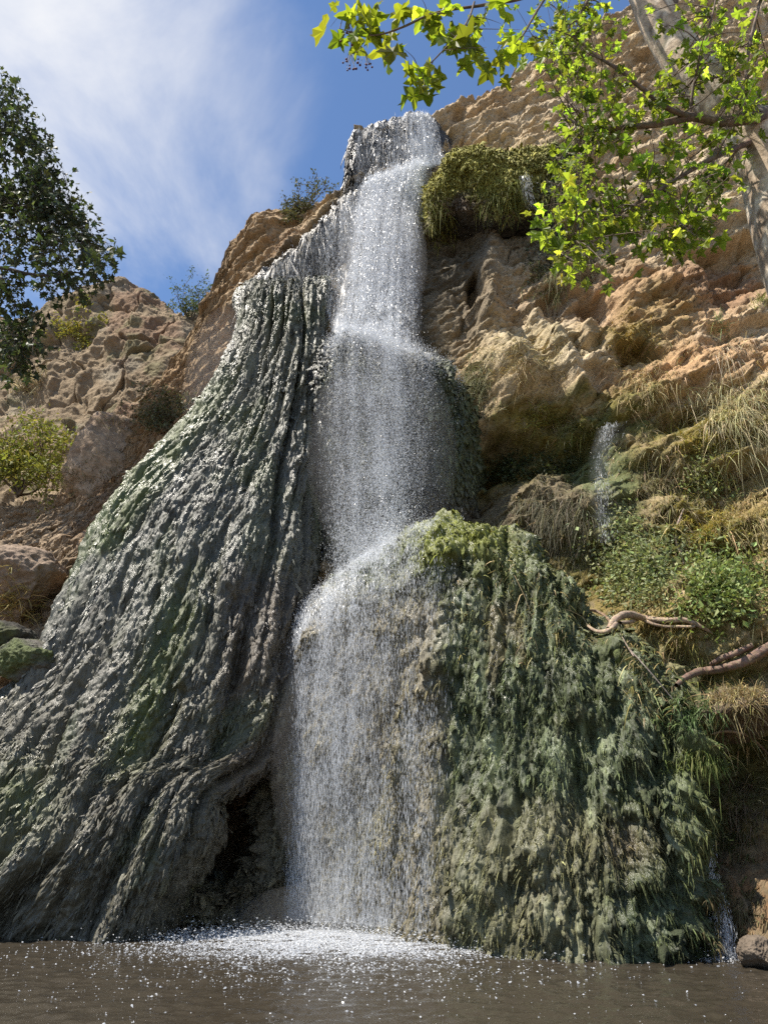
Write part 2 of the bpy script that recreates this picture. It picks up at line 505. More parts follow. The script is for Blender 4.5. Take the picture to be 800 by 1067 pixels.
def flow_lumps(P, amp, cell_u, cell_v, seed=0, dk=.26, cu=((.36, 2.6, .10), (.15, .95, .085), (.065, .34, .045))):
    """lumps drawn out along the flow, with grooves between runs; returns the displaced grid and the lump height"""
    U, V = metric(P)
    n = grid_normals(P)
    q = vec(U, V * .12, 0 * U + seed)
    runs = ridged(q * .9 + seed, 2)
    warp = .5 * gn(vec(U * .9, V * .5, 0 * U + seed + 3))
    d1, d2, ci = worley2(vec(U / cell_u + warp, V / cell_v + 2.0 * ci_off(U, seed)))
    l1 = np.sqrt(np.clip(1 - d1, 0, 1)) * (.4 + .9 * ci)
    d1b, d2b, cib = worley2(vec(U / (cell_u * .42) + warp * 2, V / (cell_v * .42) + 5))
    l2 = np.sqrt(np.clip(1 - d1b, 0, 1)) * (.4 + .9 * cib)
    big = fbm(vec(U * .35, V * .16, 0 * U + seed + 8), 3)
    fine = gn(vec(U * 16, V * 6, 0 * U)) * .25 + gn(vec(U * 34, V * 14, 0 * U)) * .12
    deep = ridged(vec(U * .42 + .25 * gn(vec(U * .5, V * .4, 0 * U + seed)), V * .07, 0 * U + seed + 20), 2)
    thin = ridged(vec(U * 2.6 + .35 * gn(vec(U * 1.5, V * 1.1, 0 * U + seed)), V * .35, 0 * U + seed + 30), 2)
    d3, d4, ce = worley2(vec(U / (cell_u * .2) + warp * 3, V / (cell_v * .17) + 9))
    l3 = np.sqrt(np.clip(1 - d3, 0, 1)) * (.3 + ce)
    gq = gn(vec(U * .75 + .2 * gn(vec(U * .5, V * .4, 0 * U)), V * .055, 0 * U + seed + 20)); gq2 = gn(vec(U * 2.1, V * .16, 0 * U + seed + 26))
    h = amp * (1.6 * big + .8 * (runs - .5) + .9 * (thin - .5) + .25 * (l3 - .5) + .35 * fine) - dk * np.exp(-(gq / .09) ** 2) - .45 * dk * np.exp(-(gq2 / .12) ** 2) + .10 * np.abs(gq)
    for k_, (w_, l_, a_) in enumerate(cu): h = h + a_ * curtain(U, V, w_, l_, seed + 3 * k_)
    return P + n * h[..., None], n, (l1, runs, big, U, V)


def ci_off(U, seed):
    return gn(vec(U * .7, 0 * U + seed, 0 * U)) * 1.0


def tongues(P, n, sel_u, sel_v, L, W, H, colour, grav=.5, jit=.25):
    """overlapping lobes that hang along the flow of a surface grid; returns verts, faces, colours"""
    N = len(sel_u)
    nr, nc = P.shape[:2]
    iu = np.clip((sel_u * (nc - 1)).astype(int), 1, nc - 2); iv = np.clip((sel_v * (nr - 1)).astype(int), 1, nr - 2)
    p = P[iv, iu]; nn = n[iv, iu]
    d = P[np.minimum(iv + 3, nr - 1), iu] - P[np.maximum(iv - 3, 0), iu]
    d /= np.maximum(np.linalg.norm(d, axis=1, keepdims=True), 1e-6)
    d = d * (1 - grav) + np.array([0, 0, -1.0]) * grav + rng.normal(size=(N, 3)) * jit * .6
    d /= np.linalg.norm(d, axis=1, keepdims=True)
    s = np.cross(nn, d); s /= np.maximum(np.linalg.norm(s, axis=1, keepdims=True), 1e-6)
    nn = np.cross(d, s); nn *= np.sign((nn * n[iv, iu]).sum(1, keepdims=True))
    a = np.array([0, .38, .78, 1.0]); wd = np.array([.35, 1.0, .75, .1]); lift = np.array([-.4, .45, 1.0, .45])
    c = np.array([-1, .1, 1]); ch = np.array([-.5, 1, -.5])
    wob = rng.normal(size=(N, 4, 3)) * .30; W = W * np.exp(rng.normal(0, .35, N)); H = H * np.exp(rng.normal(-.15, .4, N))
    V = (p[:, None, None] + d[:, None, None] * ((a[None, :, None] + .12 * wob) * L[:, None, None])[..., None] + s[:, None, None] * ((wd[None, :, None] * c[None, None, :] + .5 * wob) * W[:, None, None])[..., None]
         + nn[:, None, None] * ((lift[None, :, None] + ch[None, None, :] * .75 * wd[None, :, None] + wob) * H[:, None, None])[..., None])
    f = grid_faces(4, 3)
    F = (f[None] + (np.arange(N) * 12)[:, None, None]).reshape(-1, 4)
    Cc = np.repeat(colour, 12, axis=0)
    return V.reshape(-1, 3), F, Cc


# --- left apron
ap_px = [
    [(255, 302, 20.2), (264, 299, 18.9), (284, 296, 18.6), (305, 295, 18.5), (326, 295, 18.6), (345, 298, 18.9), (353, 303, 20.2)],
    [(245, 360, 19.8), (252, 360, 18.3), (272, 360, 17.8), (295, 362, 17.6), (318, 366, 17.7), (336, 375, 18.2), (345, 382, 19.6)],
    [(205, 432, 19.2), (213, 434, 17.6), (240, 442, 16.9), (270, 452, 16.6), (300, 462, 16.7), (322, 470, 17.3), (333, 474, 18.9)],
    [(120, 522, 18.4), (129, 524, 16.7), (175, 540, 15.9), (220, 556, 15.5), (270, 572, 15.6), (312, 588, 16.2), (326, 592, 17.8)],
    [(52, 662, 17.6), (63, 664, 15.9), (115, 674, 14.9), (175, 686, 14.5), (240, 696, 14.6), (308, 704, 15.3), (330, 708, 17.0)],
    [(-20, 748, 16.9), (-6, 752, 15.2), (60, 764, 14.3), (130, 774, 13.9), (206, 780, 14.1), (276, 784, 15.0), (315, 786, 16.6)],
    [(-50, 792, 16.6), (-35, 796, 14.8), (35, 806, 13.9), (100, 812, 13.5), (165, 816, 13.4), (220, 826, 14.0), (240, 826, 16.2)],
    [(-130, 880, 16.2), (-112, 882, 14.2), (-20, 886, 13.4), (60, 886, 13.0), (130, 884, 13.0), (205, 880, 13.6), (226, 880, 16.2)]]
apc = px_rows(ap_px)
b7 = np.array([on_water(*c) for c in [(-215, 958), (-195, 974), (-100, 983), (0, 979), (90, 982), (150, 976), (178, 962)]])
b7[-1, 1] += 1.0
b8 = b7 + np.array([0, -.1, -.8])
top = apc[0] + np.array([0, 2.0, .35])
apron_net = np.concatenate([top[None], apc, b7[None], b8[None]], 0)
AP0 = net(apron_net, 900, 560)
AP, APn, apm = flow_lumps(AP0, .15, .24, .85, 2)
def pix(P):
    w = P - EYE; f = w[..., 1] * CP + w[..., 2] * SP
    return 400 + FOC * w[..., 0] / f, 533.5 - FOC * (-w[..., 1] * SP + w[..., 2] * CP) / f


def apron_colour(P, U, V, rnd=0):
    a, b = pix(P)
    z = fbm(P * .8 + 3, 3); st = fbm(vec(U * 2.2, V * .35, 0 * U), 3)
    c = np.broadcast_to(np.array([.165, .165, .14]), P.shape).copy()
    c = mixc(c, [.24, .235, .175], 1 - sstep(300, 520, b + 60 * z))
    c = mixc(c, [.26, .255, .22], sstep(.1, .45, fbm(vec(U * 3.0, V * .8, 0 * U + 64), 3)) * .7)
    c = mixc(c, [.07, .068, .055], sstep(.1, .45, fbm(vec(U * 3.3, V * .6, 0 * U + 74), 3)) * .75)
    c = mixc(c, [.10, .10, .08], sstep(.0, .4, st) * .8)
    c = mixc(c, [.15, .135, .10], sstep(600, 760, b) * .7)
    c = mixc(c, [.16, .125, .095], sstep(560, 640, b) * sstep(215, 250, a) * .7)
    g = np.exp(-((a - (165 + (700 - b) * .35)) / 24) ** 2) * sstep(570, 640, b + 40 * z) * (1 - sstep(770, 830, b))
    g = np.maximum(g, (1 - sstep(5, 34, a - (262 - np.maximum(0, b - 350) * .72))) * sstep(360, 420, b) * (1 - sstep(560, 620, b + 80 * z)))
    g = np.maximum(g, .55 * sstep(.05, .4, fbm(P * .5 + 9, 3)) * (1 - sstep(500, 640, b)))
    g = np.maximum(g, .8 * np.exp(-((a - 20) / 40) ** 2 - ((b - 830) / 40) ** 2))
    c = mixc(c, [.125, .155, .04], g * .9)
    c = mixc(c, [.11, .125, .06], .7 * sstep(.12, .45, fbm(vec(U * 1.1, V * .35, 0 * U + 94), 3)))
    return np.clip(c * np.array([.62, .62, .56]), .01, 1)


apron = empty('flowstone_apron', AP0[450, 280], 'broad grey wet flowstone apron fanning out down the left of the waterfall', 'rock formation')
mesh_obj('rock', AP.reshape(-1, 3), grid_faces(900, 560), M['flow'], apron, col=apron_colour(AP, apm[3], apm[4]).reshape(-1, 3))
N = 21000
su = rng.uniform(.1, .93, N); sv = .09 + .80 * rng.random(N) ** .9
keep = fbm(vec(su * 9, sv * 5, 0 * su), 2) > -.30
su, sv = su[keep], sv[keep]
sc_ = np.minimum(np.exp(rng.normal(0, .45, len(su))), 2.3)
sc_ *= np.exp(1.1 * fbm(vec(su * 7, sv * 6, 0 * su + 40), 3)); kq = rng.random(len(su)) < np.minimum(1, 1.1 / sc_ ** 1.5); su, sv, sc_ = su[kq], sv[kq], sc_[kq]
iu = (su * 559).astype(int); iv = (sv * 899).astype(int)
tc = apron_colour(AP[iv, iu], apm[3][iv, iu], apm[4][iv, iu]) * np.exp(rng.normal(.05, .35, (len(su), 1)))
tv_, tf_, tcol = tongues(AP, APn, su, sv, .13 * sc_, .012 * sc_ ** .8, .016 * sc_ ** .7, tc, .15, .3)
o = mesh_obj('drapery', tv_, tf_, M['flow'], apron, col=tcol); tag(o, kind='stuff')

# --- mossy mound on the right, the lower curtain runs over its left half
lip = [(180, 954, 16.2), (214, 936, 16.4), (252, 922, 16.9), (280, 898, 17.4), (298, 840, 17.6), (300, 700, 16.5), (322, 655, 16.3), (348, 622, 16.1), (388, 594, 15.8), (430, 568, 15.4), (482, 552, 14.9), (528, 566, 14.4), (563, 610, 13.9), (618, 648, 13.3), (676, 704, 12.8), (700, 790, 12.5), (706, 880, 12.4)]
bas = [(176, 963), (198, 962), (222, 961), (250, 961), (276, 961), (298, 961), (318, 962), (345, 966), (390, 971), (435, 976), (482, 984), (530, 993), (580, 999), (630, 1000), (680, 997), (706, 996), (720, 996)]
L = np.array([at(*c) for c in lip]); B = np.array([on_water(*c) for c in bas])
rows = [L + np.array([0, 2.6, -.1]), L + np.array([0, .9, .12]), L]
for s, out in ((.10, .42), (.25, .55), (.45, .45), (.65, .3), (.85, .12)):
    r = L * (1 - s) + B * s; r[:, 1] -= out; rows.append(r)
rows += [B, B + np.array([0, -.1, -.8])]
mn = np.array(rows)
mn[:, 0, 1] += 1.3; mn[:, -1, 1] += 1.6
MO0 = net(mn, 640, 820)
MO, MOn, mom = flow_lumps(MO0, .14, .34, .8, 5, .20, ((.75, 1.7, .42), (.30, .75, .20), (.13, .36, .085), (.06, .2, .035)))


def mound_colour(P, U, V):
    a, b = pix(P)
    z = fbm(P * .9 + 23, 3)
    c = np.broadcast_to(np.array([.060, .075, .042]), P.shape).copy()
    c = mixc(c, [.125, .15, .105], sstep(-.05, .35, fbm(vec(U * 1.6, V * .6, 0 * U + 4), 3)) * .9)
    c = mixc(c, [.055, .068, .028], sstep(.05, .4, z) * .8)
    c = mixc(c, [.22, .25, .185], sstep(.12, .5, fbm(vec(U * 3.4, V * 1.5, 0 * U + 14), 3)) * .85)
    c = mixc(c, [.035, .040, .024], sstep(.08, .45, fbm(vec(U * 2.9, V * .9, 0 * U + 54), 3)) * .85)
    c = mixc(c, [.13, .105, .07], sstep(.15, .5, fbm(vec(U * 1.3, V * .8, 0 * U + 84), 3)) * .7)
    c = mixc(c, [.155, .145, .105], sstep(810, 880, b + 50 * z) * (1 - sstep(590, 660, a)) * .7)
    c = mixc(c, [.15, .13, .105], (1 - sstep(440, 480, a + 20 * z)) * sstep(590, 640, b))
    c = mixc(c, [.22, .20, .15], (1 - sstep(380, 470, a)) * sstep(.0, .35, z) * .6)
    c = mixc(c, [.13, .085, .06], np.exp(-((a - 655) / 40) ** 2 - ((b - 880) / 30) ** 2) * .45)
    capm = (1 - sstep(8, 45, b - np.interp(a, [p[0] for p in lip], [p[1] for p in lip]) + 30 * z)) * sstep(405, 440, a)
    c = mixc(c, [.15, .165, .035], capm * (1 - sstep(500, 560, a) * .85))
    return np.clip(c * np.array([1.0, 1.0, .78]), .01, 1)


mound = empty('mossy_mound', MO0[200, 300], 'domed green mossy mound bulging at the right foot of the waterfall', 'rock formation')
mesh_obj('rock', MO.reshape(-1, 3), grid_faces(640, 820), M['flow'], mound, col=mound_colour(MO, mom[3], mom[4]).reshape(-1, 3))
N = 17000
su = rng.uniform(.05, .97, N); sv = rng.uniform(.2, .9, N)
keep = (fbm(vec(su * 12, sv * 5, 0 * su), 2) > -.32) & ((su > .45) | (rng.random(N) < .6))
su, sv = su[keep], sv[keep]
sc_ = np.minimum(np.exp(rng.normal(0, .45, len(su))), 2.3)
sc_ *= np.exp(1.2 * fbm(vec(su * 9, sv * 5, 0 * su + 60), 3)); kq = rng.random(len(su)) < np.minimum(1, 1.1 / sc_ ** 1.5); su, sv, sc_ = su[kq], sv[kq], sc_[kq]
iu = (su * 819).astype(int); iv = (sv * 639).astype(int)
tc = mound_colour(MO[iv, iu], mom[3][iv, iu], mom[4][iv, iu]) * np.exp(rng.normal(.05, .3, (len(su), 1)))
tv_, tf_, tcol = tongues(MO, MOn, su, sv, .13 * sc_, .020 * sc_ ** .8, .026 * sc_ ** .7, tc, .35, .3)
o = mesh_obj('moss_drapery', tv_, tf_, M['moss'], mound, col=tcol); tag(o, kind='stuff')

def strands(P, n, su, sv, L, W, colour, out=.5):
    nr, nc = P.shape[:2]; iu_ = (su * (nc - 1)).astype(int); iv_ = (sv * (nr - 1)).astype(int); N_ = len(su)
    D_ = n[iv_, iu_] * out + np.array([0, 0, -.35]) + rng.normal(0, .3, (N_, 3)); D_ /= np.linalg.norm(D_, axis=1, keepdims=True)
    s_ = np.cross(D_, rng.normal(size=(N_, 3))); s_ /= np.maximum(np.linalg.norm(s_, axis=1, keepdims=True), 1e-6)
    ts = np.array([0, .4, 1.0]); ws = np.array([1, .8, .1]); g_ = np.array([0, 0, -1.0]); dr = rng.uniform(.5, 1.3, N_)
    C_ = P[iv_, iu_][:, None] + D_[:, None] * (ts[None, :] * L[:, None])[..., None] + g_ * ((ts[None, :] ** 1.6) * (L * dr)[:, None])[..., None]
    V_ = np.stack([C_ - s_[:, None] * (ws[None, :] * W[:, None])[..., None], C_ + s_[:, None] * (ws[None, :] * W[:, None])[..., None]], 2)
    f_ = np.array([[0, 1, 3, 2], [2, 3, 5, 4]])
    return V_.reshape(-1, 3), (f_[None] + (np.arange(N_) * 6)[:, None, None]).reshape(-1, 4), np.repeat(colour, 6, 0)


N = 30000
su = rng.uniform(.47, .97, N); sv = rng.uniform(.14, .9, N)
kq = (fbm(vec(su * 26, sv * 9, 0 * su + 5), 3) > -.12) | (sv < .30); su, sv = su[kq], sv[kq]
iu = (su * 819).astype(int); iv = (sv * 639).astype(int)
tc = mound_colour(MO[iv, iu], mom[3][iv, iu], mom[4][iv, iu]); capn = (sv < .34 + .05 * rng.normal(size=len(su))) & (su < .72)
tc = np.where(capn[:, None], np.array([.19, .205, .036]), tc * np.array([1.4, 1.4, 1.15])) * np.exp(rng.normal(0, .35, (len(su), 1)))
V_, F_, C_ = strands(MO, MOn, su, sv, np.where(capn, .06, .085) * np.exp(rng.normal(0, .45, len(su))), rng.uniform(.005, .011, len(su)), tc)
tag(mesh_obj('moss', V_, F_, M['moss'], mound, False, C_), kind='stuff')

# --- the boss under the middle veil
lipb = [(318, 430, 18.6), (326, 392, 17.7), (345, 358, 17.3), (378, 351, 17.1), (405, 366, 16.95), (440, 374, 16.9), (468, 388, 17.1), (486, 424, 17.6), (496, 470, 18.9)]
basb = [(312, 560, 18.6), (322, 590, 17.9), (345, 600, 17.5), (380, 604, 17.4), (410, 604, 17.3), (440, 600, 17.3), (470, 590, 17.5), (488, 570, 17.9), (500, 560, 18.9)]
L = np.array([at(*c) for c in lipb]); B = np.array([at(*c) for c in basb])
bn = np.array([L + np.array([0, 2.0, .1]), L + np.array([0, .7, .12]), L, L * .85 + B * .15 + np.array([0, -.3, 0]), L * .55 + B * .45 + np.array([0, -.25, 0]), L * .2 + B * .8, B + np.array([0, .5, -.2])])
BO0 = net(bn, 300, 260)
BO, BOn, bom = flow_lumps(BO0, .10, .34, .9, 9, .15)
bc = np.broadcast_to(np.array([.075, .075, .055]), BO.shape).copy()
bz_ = fbm(BO * .9, 3); ba, bb = pix(BO)
bc = mixc(bc, [.14, .145, .085], sstep(0, .3, bz_) * .7); bc = mixc(bc, [.07, .085, .03], sstep(440, 475, ba) * .8); bc = mixc(bc, [.13, .10, .08], sstep(490, 560, bb) * sstep(400, 470, ba))
boss = empty('flowstone_boss', BO0[150, 130], 'dark rounded rock boss standing behind the middle veil of the waterfall', 'rock formation')
mesh_obj('rock', BO.reshape(-1, 3), grid_faces(300, 260), M['flow'], boss, col=bc.reshape(-1, 3))
N = 11000
su = rng.uniform(.05, .95, N); sv = rng.uniform(.28, .9, N); sc_ = np.exp(rng.normal(0, .35, N))
iu = (su * 259).astype(int); iv = (sv * 299).astype(int)
tv_, tf_, tcol = tongues(BO, BOn, su, sv, .14 * sc_, .017 * sc_, .026 * sc_, bc[iv, iu] * np.exp(rng.normal(.05, .3, (N, 1))), .3, .3)
o = mesh_obj('drapery', tv_, tf_, M['flow'], boss, col=tcol); tag(o, kind='stuff')

# --- the moss-capped overhang beside the upper cascade
sn_px = [(436, 206, 252, 19.1), (452, 186, 226, 18.4), (474, 164, 214, 18.1), (500, 157, 216, 17.8), (528, 156, 224, 17.8), (556, 154, 220, 17.8), (582, 150, 232, 17.8), (602, 160, 240, 18.3)]
T = np.array([at(a, b, y) for a, b, c, y in sn_px]); Bt = np.array([at(a, c, y + .25) for a, b, c, y in sn_px])
sn = np.array([T + np.array([0, 2.4, .9]), T + np.array([0, .7, .22]), T, T * .65 + Bt * .35 + np.array([0, -.26, 0]), T * .25 + Bt * .75 + np.array([0, -.24, 0]), Bt + np.array([0, .05, -.12]), Bt + np.array([0, .8, -.25]), Bt + np.array([0, 2.4, -.3])])
sn[:, 0, 1] += .8; sn[:, -1, 1] += 1.0
SN0 = net(sn, 240, 280)
SNn = grid_normals(SN0)
h = .40 * fbm(SN0 * 1.1, 3) + .12 * (ridged(SN0 * 2.6, 3) - .5) + .05 * fbm(SN0 * 8, 3)
SN = SN0 + SNn * h[..., None]
sa_, sb_ = pix(SN)
sc = np.broadcast_to(np.array([.16, .125, .085]), SN.shape).copy()
vv = np.broadcast_to(np.linspace(0, 1, 240)[:, None], SN.shape[:2])
zz = fbm(SN * 1.6, 3)
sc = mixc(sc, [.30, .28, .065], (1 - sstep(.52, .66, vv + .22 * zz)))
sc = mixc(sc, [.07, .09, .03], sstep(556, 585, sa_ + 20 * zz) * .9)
sc = mixc(sc, [.05, .045, .035], sstep(.68, .76, vv + .1 * zz))  # underside painted dark, for the shade below the cap
snout = empty('mossy_overhang', SN0[120, 140], 'yellow-green moss-capped rock overhang beside the top of the cascade', 'rock formation')
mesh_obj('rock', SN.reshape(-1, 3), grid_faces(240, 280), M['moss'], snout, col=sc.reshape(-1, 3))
N = 17000
su = rng.uniform(.03, .98, N); sv = rng.uniform(.16, .70, N)
iu = (su * 279).astype(int); iv = (sv * 239).astype(int); sc_ = np.exp(rng.normal(0, .35, N))
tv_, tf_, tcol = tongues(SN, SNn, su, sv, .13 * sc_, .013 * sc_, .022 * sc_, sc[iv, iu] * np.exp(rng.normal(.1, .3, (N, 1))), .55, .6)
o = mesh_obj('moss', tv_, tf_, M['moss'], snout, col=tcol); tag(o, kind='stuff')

def drip_body(label, cols, seed, c0, c1, ntong, back=2.0, tl=.5):
    """a crest of flowstone: cols are (px, py of its top, py of its foot, Y)"""
    T_ = np.array([at(a, b, y) for a, b, c, y in cols]); F0 = np.array([at(a, c, y + .05) for a, b, c, y in cols])
    rows_ = np.array([T_ + np.array([0, back, .25]), T_ + np.array([0, .6, .12]), T_, T_ * .7 + F0 * .3 + np.array([0, -.16, 0]), T_ * .35 + F0 * .65 + np.array([0, -.12, 0]), F0, F0 + np.array([0, .5, -.05]), F0 + np.array([0, back, .1])])
    G0 = net(rows_, 200, 300)
    G, Gn, gm = flow_lumps(G0, .06, .2, .6, seed, .08, ((.3, .9, .12), (.12, .5, .07), (.05, .25, .03)))
    cc = mixc(np.broadcast_to(np.array(c0), G.shape).copy(), c1, sstep(-.1, .3, fbm(vec(gm[3] * 2.4, gm[4] * .5, 0 * gm[3] + seed), 3)))
    o_ = empty('flowstone_lip', G0[100, 150], label, 'rock formation')
    mesh_obj('rock', G.reshape(-1, 3), grid_faces(200, 300), M['flow'], o_, col=cc.reshape(-1, 3))
    su_ = rng.uniform(.03, .97, ntong); sv_ = .28 + .46 * rng.random(ntong) ** .6; iu_ = (su_ * 299).astype(int); iv_ = (sv_ * 199).astype(int)
    V_, F_, C_ = tongues(G, Gn, su_, sv_, tl * np.exp(rng.normal(0, .45, ntong)), np.full(ntong, .022), np.full(ntong, .03), cc[iv_, iu_] * np.exp(rng.normal(.05, .35, (ntong, 1))), .75, .2)
    tag(mesh_obj('drapery', V_, F_, M['flow'], o_, col=C_), kind='stuff')


drip_body('grey fluted crest of flowstone under the curtain at the very top of the falls', [(362, 172, 196, 20.5), (366, 146, 196, 20.4), (376, 136, 194, 20.35), (392, 130, 190, 20.3), (413, 124, 186, 20.3), (432, 120, 182, 20.3), (448, 121, 178, 20.35), (458, 132, 178, 20.4), (468, 146, 180, 20.7)], 41, [.075, .07, .06], [.035, .034, .03], 1500)
drip_body('pale ragged lip of flowstone dripping along the left part of the rim', [(258, 303, 322, 19.9), (266, 294, 316, 19.5), (286, 276, 300, 19.5), (310, 256, 284, 19.6), (334, 234, 266, 19.8), (352, 214, 250, 19.95), (368, 198, 240, 20.1), (378, 190, 236, 20.3)], 47, [.20, .18, .14], [.07, .068, .058], 1700, 1.6, .6)

# ------------------------------------------------------------------ hills, ground, pool
sky_y = [(-420, 372, 46), (-250, 352, 46), (-120, 350, 44), (-30, 346, 42), (24, 340, 40), (45, 328, 39), (62, 322, 38.5), (95, 308, 38), (125, 303, 38), (150, 307, 37), (170, 320, 36.5), (186, 329, 36), (200, 333, 36), (222, 345, 37), (260, 360, 39), (330, 380, 42)]
S = np.array([at(*c) for c in sky_y])
hrows = [S + np.array([0, 9, .6]), S + np.array([0, 2.2, .5]), S]
for f_, dy in ((.25, -2.6), (.5, -3.6), (.75, -6.0), (1.0, -9.0), (1.5, -13.0)):
    r = S.copy(); r[:, 1] += dy; r[:, 2] -= f_ * 15.0; hrows.append(r)
HI0 = net(np.array(hrows), 420, 620)
HIn = grid_normals(HI0)
hw = 1.2 * fbm(HI0 * .22, 3) + 1.0 * (ridged(HI0 * vec(*[np.full(HI0.shape[:2], q) for q in (.30, .3, .12)]) + 4, 3) - .55) + .30 * (ridged(HI0 * .9, 4) - .5) + .14 * fbm(HI0 * 3.2, 4)
hd1, hd2, hid = worley2(vec(HI0[..., 0] * .34 + .3 * gn(HI0 * .6), HI0[..., 2] * .24 + .3 * gn(HI0 * .6 + 4)))
hw = hw - .35 * (1 - sstep(0, .08, hd2 - hd1)) + .5 * (hid - .5)
HI = HI0 + HIn * (hw * sstep(0, .25, np.linspace(0, 1, 420))[:, None])[..., None]
hcol = np.broadcast_to(np.array([.26, .175, .115]), HI.shape).copy()
hcol = mixc(hcol, [.28, .21, .155], sstep(.0, .35, fbm(HI * .3 + 7, 3)))
hcol = mixc(hcol, [.23, .13, .085], sstep(.05, .35, fbm(HI * .25 + 70, 3)) * .8)
hcol = hcol * np.array([.98, 1.1, 1.05]); hcol = mixc(hcol, [.17, .15, .08], sstep(.1, .4, fbm(HI * .5 + 30, 4)) * .8)
hill = mesh_obj('hill', HI.reshape(-1, 3), grid_faces(420, 620), M['hill'], col=hcol.reshape(-1, 3)); tag(hill, 'reddish brown rocky hill under the sky at the left', 'hill', kind='structure')

gx = np.concatenate([-np.geomspace(1500, 26, 24), np.linspace(-25, 25, 220), np.geomspace(26, 1500, 24)])
gy = np.concatenate([-np.geomspace(1500, 12, 24), np.linspace(-11, 30, 180), np.geomspace(31, 1500, 24)])
GX, GY = np.meshgrid(gx, gy)
e = np.hypot((GX + 1.0) / 6.7, (GY - 9.6) / 7.4) ** 1.0
gz = -.75 + 1.1 * sstep(.86, 1.06, e + .05 * gn(vec(GX * .6, GY * .6, 0 * GX))) + .10 * fbm(vec(GX * .8, GY * .8, 0 * GX), 3) * (np.abs(GX) < 30)
gz = np.where((np.abs(GY) > 40) | (np.abs(GX) > 40), -.3, gz)
gp = vec(GX, GY, gz)
gc = np.broadcast_to(np.array([.17, .13, .095]), gp.shape).copy(); gc = mixc(gc, [.11, .09, .065], sstep(0, .3, fbm(gp * .9, 3)))
tag(mesh_obj('ground', gp.reshape(-1, 3), grid_faces(*GX.shape), M['boulder'], col=gc.reshape(-1, 3)), 'brown earth bank around the pool', 'ground', kind='structure')

kw = NT('pool water')
b = kw.n('ShaderNodeBsdfPrincipled', Roughness=.10); b.inputs['Base Color'].default_value = (.042, .035, .025, 1); b.inputs['IOR'].default_value = 1.33
kw.l(kw.bump(kw.noise(9, 4, .6), .35, .03), b.inputs['Normal']); kw.l(b.outputs[0], kw.out.inputs[0])
M['pool'] = kw.m
IMP = on_water(385, 972)
wx = np.linspace(-12, 9, 520); wy = np.linspace(1.2, 18.5, 430); WX, WY = np.meshgrid(wx, wy)
di = np.hypot((WX - IMP[0]) / 1.7, WY - IMP[1])
wz = .020 * gn(vec(WX * 2.2, WY * 3.2, 0 * WX)) + .016 * gn(vec(WX * 5, WY * 7, 0 * WX + 4)) + .011 * gn(vec(WX * 11, WY * 13, 0 * WX + 8)) + .05 * np.exp(-di / 1.1) * gn(vec(WX * 7, WY * 7, 0 * WX + 1)) + .012 * np.sin(di * 9 + 2 * gn(vec(WX, WY, 0 * WX))) * np.exp(-di / 2.5)
tag(mesh_obj('water', vec(WX, WY, wz).reshape(-1, 3), grid_faces(*WX.shape), M['pool']), 'murky grey-brown pool at the foot of the waterfall', 'water', kind='structure')

# ------------------------------------------------------------------ falling water
kd = NT('white water drops')
b = kd.n('ShaderNodeBsdfPrincipled', Roughness=.18); b.inputs['Base Color'].default_value = (.86, .88, .9, 1); b.inputs['IOR'].default_value = 1.33
tr = kd.n('ShaderNodeBsdfTranslucent'); tr.inputs[0].default_value = (.86, .88, .9, 1)
mxx = kd.n('ShaderNodeMixShader'); mxx.inputs[0].default_value = .4; kd.l(b.outputs[0], mxx.inputs[1]); kd.l(tr.outputs[0], mxx.inputs[2]); tpd = kd.n('ShaderNodeBsdfTransparent'); mxd = kd.n('ShaderNodeMixShader'); mxd.inputs[0].default_value = .62; kd.l(tpd.outputs[0], mxd.inputs[1]); kd.l(mxx.outputs[0], mxd.inputs[2]); kd.l(mxd.outputs[0], kd.out.inputs[0])
M['drop'] = kd.m
kf = NT('thin falling water')
b = kf.n('ShaderNodeBsdfPrincipled', Roughness=.25); b.inputs['Base Color'].default_value = (.82, .85, .88, 1); b.inputs['IOR'].default_value = 1.33
tr = kf.n('ShaderNodeBsdfTranslucent'); tr.inputs[0].default_value = (.82, .85, .88, 1)
m1 = kf.n('ShaderNodeMixShader'); m1.inputs[0].default_value = .45; kf.l(b.outputs[0], m1.inputs[1]); kf.l(tr.outputs[0], m1.inputs[2])
tp = kf.n('ShaderNodeBsdfTransparent'); m2 = kf.n('ShaderNodeMixShader')
st = kf.noise(9, 6, .7, stretch=(1, 1, .07)); gr = kf.noise(48, 3, .6, stretch=(1, 1, .12))
al = kf.math('MULTIPLY', kf.math('MULTIPLY', kf.rmap(st, .30, .70, .12, 1.0), kf.rmap(gr, .34, .68, .35, 1.0)), kf.n('ShaderNodeSeparateColor').outputs[0])
sepc = [n_ for n_ in kf.t.nodes if n_.type == 'SEPARATE_COLOR'][0]; kf.l(kf.tint(), sepc.inputs[0])
kf.l(al, m2.inputs[0]); kf.l(tp.outputs[0], m2.inputs[1]); kf.l(m1.outputs[0], m2.inputs[2]); kf.l(m2.outputs[0], kf.out.inputs[0])
M['film'] = kf.m


